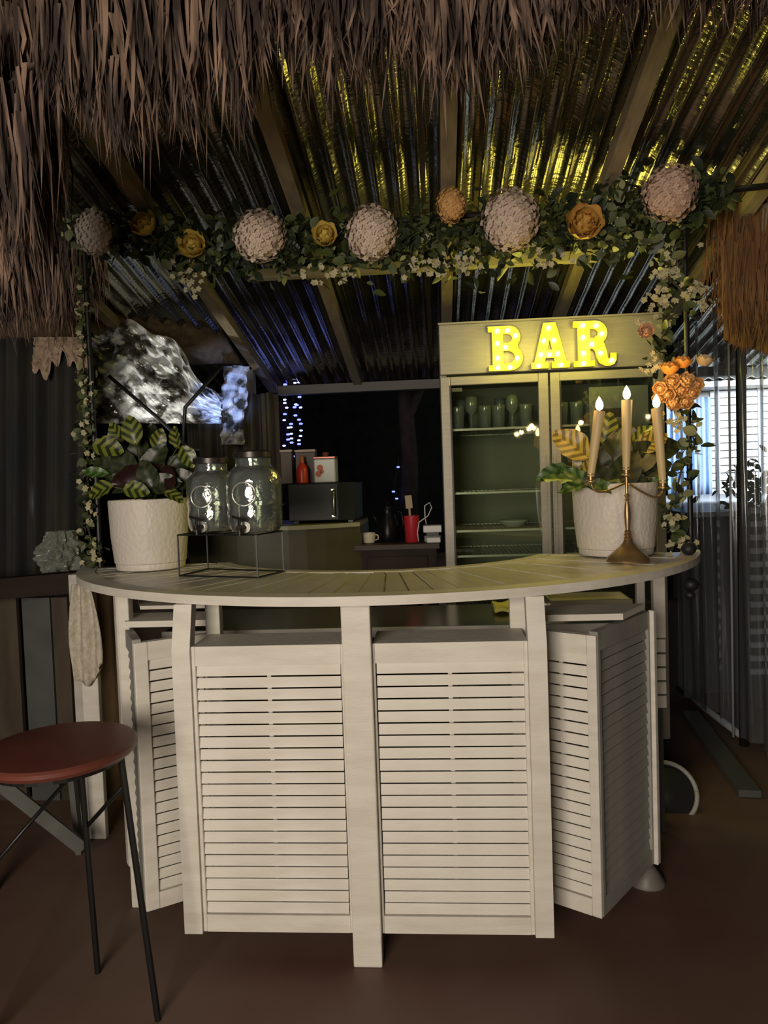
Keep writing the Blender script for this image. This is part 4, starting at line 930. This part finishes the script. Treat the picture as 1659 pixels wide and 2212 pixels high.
# ------------------------------------------------------------------ background middle
fl = thing('string_lights', 'blue fairy lights hanging in the dark behind the back cabinet', 'string lights', PY(635, 900, 5.0))
blue_m = mat('blue_led', (.2, .2, 1), .5, emit=(.10, .13, 1), estr=5); blue_w = mat('blue_white_led', (.4, .4, 1), .5, emit=(.35, .42, 1), estr=4.5)
rr = random.Random(77)
bb1 = MB().lathe([(1e-4, -.014), (.0065, -.009), (.0065, .009), (1e-4, .014)], 8, (0, 0, 0), (1, 0, 0)).mesh('bulb', blue_m, smooth=True)
bb2 = MB().lathe([(1e-4, -.012), (.0055, -.008), (.0055, .008), (1e-4, .012)], 8, (0, 0, 0), (1, 0, 0)).mesh('bulb', blue_w, smooth=True)
o0 = Vector(fl['_o']); wires = []
for s, x0 in enumerate((619, 634, 646)):
    wires.append([PY(x0+3*math.sin(i*1.3+s), 815+i*12, 5.05) for i in range(15)])
    for i in range(15):
        if rr.random() < .82: inst('bulb', bb1 if rr.random() < .6 else bb2, fl, PY(x0+rr.uniform(-6, 6), 828+i*11+rr.uniform(-4, 4), 5.03)-o0)
for k, wv_ in enumerate(wires): MB().tube(wv_, .0018, 4).build('wire', mat('wire_black', (.01, .01, .015), .6), fl)
L = light('fairy_glow', 'POINT', (0, 0, 0), .012, (.15, .2, 1), .05); L.parent = fl; L.location = PY(650, 800, 4.85)-o0+Vector((0, 0, -.03))
for (x, y) in ((859, 1008), (849, 1062), (856, 1077)):
    pass
f2 = thing('string_lights', 'three stray blue fairy lights low in the dark above the coffee pot', 'string lights', PY(855, 1050, 6.12)); o0 = Vector(f2['_o'])
for (x, y) in ((860, 1009), (850, 1062), (857, 1077)): inst('bulb', bb1, f2, PY(x, y, 6.12)-o0)
MB().tube([PY(862, 985, 6.13), PY(860, 1009, 6.13), PY(853, 1040, 6.13), PY(850, 1062, 6.13), PY(857, 1077, 6.13), PY(860, 1095, 6.13)], .002, 4).build('wire', MATS['wire_black'], f2)
a, b = PY(872, 830, 6.2), PY(880, 1140, 6.2)
t = thing('tree', 'dim slender tree trunk in the dark left of the fridge', 'tree', (b.x, 6.2, 0))
MB().tube([(b.x+.02, 6.2, 0), (b.x, 6.2, .8), (a.x+.03, 6.2, 1.6), (a.x, 6.25, 2.2), (a.x-.06, 6.25, 2.9)], [.11, .09, .07, .06, .03], 12).build('trunk', mat('bark', (.055, .042, .042), .9, col2=(.03, .02, .02), scale=10, bump=.6, bscale=25), t, smooth=True)
MB().tube([(a.x+.02, 6.2, 1.9), (a.x+.3, 6.25, 2.5), (a.x+.5, 6.3, 2.9)], [.04, .03, .015], 8).build('branch', MATS['bark'], t, smooth=True)

# ------------------------------------------------------------------ right side: vinyl curtain, cabin, deck
V1 = PZ(1480, 1480, .10); V2 = PZ(1606, 1592, .04); dV = (V2-V1)
V0 = V1-dV*.15; V3 = V2+dV*.6
def fn(u, v):
    p_ = V0.lerp(V3, u); z_ = .05+v*(2.25-.05); d = .028*math.sin(u*34)+.012*math.sin(u*83+3*v)
    return Vector((p_.x+d, p_.y+d*.6, z_))
vc = thing('vinyl_curtain', 'clear vinyl side curtain glinting at the right of the bar', 'curtain', (V2.x, V2.y, 0))
MB().grid(fn, 130, 24).build('clear_sheet', vinyl_m, vc, smooth=True)
MB().tube([V0+Vector((0, 0, -.06)), V2+Vector((0, 0, 0))], .018, 8).build('bottom_hem', mat('hem_grey', (.32, .34, .36), .35), vc, smooth=True)
MB().tube([Vector((V2.x, V2.y-.01, .0)), Vector((V2.x+.01, V2.y-.01, 2.3))], .024, 12).build('support_pole', mat('pole_dark', (.05, .05, .055), .25, metal=.7), vc, smooth=True)
MB().tube([Vector((V2.x-.05, V2.y+.0, .04)), Vector((V2.x-.045, V2.y+.0, 2.2))], .006, 8).build('zip_edge', MATS['hem_grey'], vc, smooth=True)
# floor rail
a, b = PZ(1490, 1540, .02), PZ(1620, 1715, .02)
tag(MB().beam(a, b, .09, .03).build('floor_rail', mat('rail_grey', (.08, .085, .08), .5), None, loc=(a+b)/2), 'low grey floor rail along the foot of the vinyl curtain', 'rail')
# lit white cabin beyond
YB = 8.2
cbn = thing('cabin', 'brightly lit white clapboard cabin seen through the vinyl curtain', 'cabin', (4, YB, 0))
cm = mat('cabin_white', (.82, .82, .80), .6)
xa = PY(1450, 900, YB).x; xb = xa+3.2; z1_ = PY(1560, 842, YB).z
MB().box(xa, xb, YB+.03, YB+.12, 0, z1_).build('wall', mat('cabin_gap', (.25, .24, .22), .8), cbn)
bme_ = MB().box(PY(1535, 900, YB).x-xa, xb-xa, 0, .022, 0, .070).mesh('board', cm)
nb = int(z1_/.080)
for k in range(nb): inst('board', bme_, cbn, (xa-4, 0, k*.080))
MB().box(xa-.1, xb, YB-.35, YB+.2, z1_, z1_+.06).build('roof_edge', mat('roof_pale', (.6, .58, .52), .6), cbn)
def fn(u, v): x = xa-.1+u*(xb-xa+.1); return (x, YB-.45+v*1.2, z1_+.07+.25*v+.012*math.sin(x*60))
MB().grid(fn, 200, 2).build('roof', mat('roof_grey', (.45, .44, .40), .5), cbn, solid=.004)
for fx in (1548, 1640):
    x = PY(fx, 900, YB).x; MB().box(x-.02, x+.02, YB-.03, YB-.001, 0, z1_).build('batten', cm, cbn)
# blue curtain on the cabin doorway
bc = mat('pale_blue_cloth', (.42, .58, .82), .8)
def fn(u, v):
    p_ = PY(1440+98*u, 862, YB-.15); return Vector((p_.x, YB-.15+.04*math.sin(u*40)+.015*math.sin(u*97), PY(1490, 862, YB).z-v*1.05))
tag(MB().grid(fn, 80, 6).build('doorway_curtain', bc, None, smooth=True, solid=.004), 'pale blue curtain on the lit cabin behind the garland', 'curtain')
# plank deck / table in front of the cabin
pd = thing('plank_table', 'long grey plank table in front of the lit cabin', 'table', (3, 6.5, 0))
gp = mat('grey_plank', (.34, .36, .38), .5, col2=(.26, .28, .30), scale=6, stretch=(.5, 3, 3))
xa = PY(1462, 1075, 6).x-.35
for k in range(25): MB().box(xa, xa+2.9, 4.7+k*.13, 4.7+k*.13+.120, 1.11, 1.14).build('plank', gp, pd)
for x in (xa+.1, xa+1.4, xa+2.7):
    for y in (4.8, 7.8): MB().box(x-.04, x+.04, y-.04, y+.04, 0, 1.109).build('leg', mat('deck_post', (.05, .052, .055), .8), pd)
MB().box(xa, xa+2.9, 4.74, 4.77, .0, 1.10).build('skirt', MATS['deck_post'], pd)
# slatted shutter at right edge
ls = thing('slatted_bench', 'grey slatted bench back at the right edge behind the vinyl', 'bench', PY(1650, 1300, 4.4)*1.0)
for k in range(13):
    a = PY(1622, 1105+k*29, 4.4); MB().box(a.x, a.x+.5, 4.4, 4.425, a.z-.012, a.z+.020).build('slat', gp, ls)
a = PY(1622, 1105, 4.4); MB().box(a.x+.02, a.x+.06, 4.426, 4.46, 0, a.z+.02).build('frame_post', MATS['deck_post'], ls)
MB().box(a.x+.4, a.x+.44, 4.426, 4.46, 0, a.z+.02).build('frame_post', MATS['deck_post'], ls)
# bush right
c = PY(1668, 1060, 5.0); rr = random.Random(4); g = MB()
for k in range(260):
    d = Vector((rr.gauss(0, .14), rr.gauss(0, .1), rr.gauss(0, .10))); mt = Matrix.Translation(c+d) @ Euler((rr.uniform(-1.5, 1.5), rr.uniform(-1, 1), rr.uniform(0, 6))).to_matrix().to_4x4()
    me = gl_leaf[1]; g.add([mt @ v.co for v in me.vertices], [tuple(p_.vertices) for p_ in me.polygons])
bsh = thing('leafy_shrub', 'dark leafy shrub at the right edge beside the plank table', 'shrub', (c.x, c.y, 0))
g.build('foliage', mat('shrub_green', (.03, .08, .04), .6), bsh, kind='stuff'); MB().tube([(c.x, c.y, 0), (c.x, c.y, c.z)], .02, 6).build('stem', MATS['bark'], bsh)
# slatted white crate under the right end of the counter
p0, p1 = PY(1402, 1380, 2.88), PY(1441, 1532, 2.88)
cr2 = thing('slatted_crate', 'narrow white slatted crate carrying the right outer leg of the bar counter', 'crate', (p1.x-.08, 2.93, 0))
z_a, z_b = p1.z, PY(1425, 1379, 2.9).z-.001; ns = 5; h_ = (z_b-z_a)/ns
for k in range(ns): MB().box(p1.x-.20, p1.x, 2.885, 2.90, z_a+k*h_+.004, z_a+(k+1)*h_-(.004 if k < ns-1 else 0)).build('slat', white, cr2)
for x in (p1.x-.035, p1.x-.19):
    for y in (2.901, 3.00): MB().box(x, x+.025, y, y+.02, 0, z_b).build('crate_post', mat('crate_dark', (.05, .045, .04), .8), cr2)

# dark round basin with pale rim standing on edge behind the right corner
bc_ = PY(1440, 1712, 3.1); rb = 62/FPX*3.1
bs = thing('round_basin', 'dark round basin with a pale rim leaning behind the right corner of the bar', 'basin', (bc_.x, bc_.y, max(bc_.z-rb, 0)))
ax = (-.05, -1, .55)
cc = Vector((bc_.x, bc_.y, bc_.z))
MB().lathe([(rb*.97, 0), (rb*.9, -.05), (rb*.75, -.08), (1e-4, -.085)], 36, cc, ax).build('bowl', mat('basin_dark', (.03, .03, .032), .5), bs, smooth=True)
q = Vector((0, 0, 1)).rotation_difference(Vector(ax).normalized())
MB().tube([cc+q @ Vector((rb*math.cos(a), rb*math.sin(a), 0)) for a in [2*math.pi*k/40 for k in range(41)]], .010, 8).build('rim', mat('basin_rim', (.36, .35, .33), .4), bs, smooth=True)
MB().tube([cc+Vector((0, .08, -.02)), Vector((cc.x, cc.y+.16, 0))], .012, 8).build('prop_leg', black_metal, bs)

# ------------------------------------------------------------------ festoon bulbs behind the viewer (seen only as glints in the fridge glass)
fb_m = mat('warm_bulb', (1, .8, .5), .5, emit=(1, .78, .42), estr=40); wb_m = mat('white_bulb', (1, 1, 1), .5, emit=(.95, .97, 1), estr=60)
def mirror(px, py, d): p_ = PY(px, py, 2*3.46+d); return Vector((p_.x, -d, p_.z))
fs_ = thing('festoon_lights', 'festoon of small warm bulbs over the seating area behind the viewer', 'string lights', mirror(1140, 930, 2.2)); o0 = Vector(fs_['_o'])
bw = MB().ball((0, 0, 0), .022, 10, 6).mesh('bulb', fb_m, smooth=True)
fpx = [(1116, 938), (1126, 934), (1142, 927), (1153, 925), (1172, 925), (1188, 931), (1300, 880), (1400, 900), (1550, 900)]
for p_ in fpx: inst('bulb', bw, fs_, mirror(*p_, 2.2)-o0)
MB().tube([mirror(a_1, b_1-4, 2.2)+Vector((0, 0, .02)) for a_1, b_1 in fpx], .003, 4).build('wire', MATS['wire_black'], fs_)
# clean the private marker
for o in bpy.data.objects:
    if '_o' in o: del o['_o']
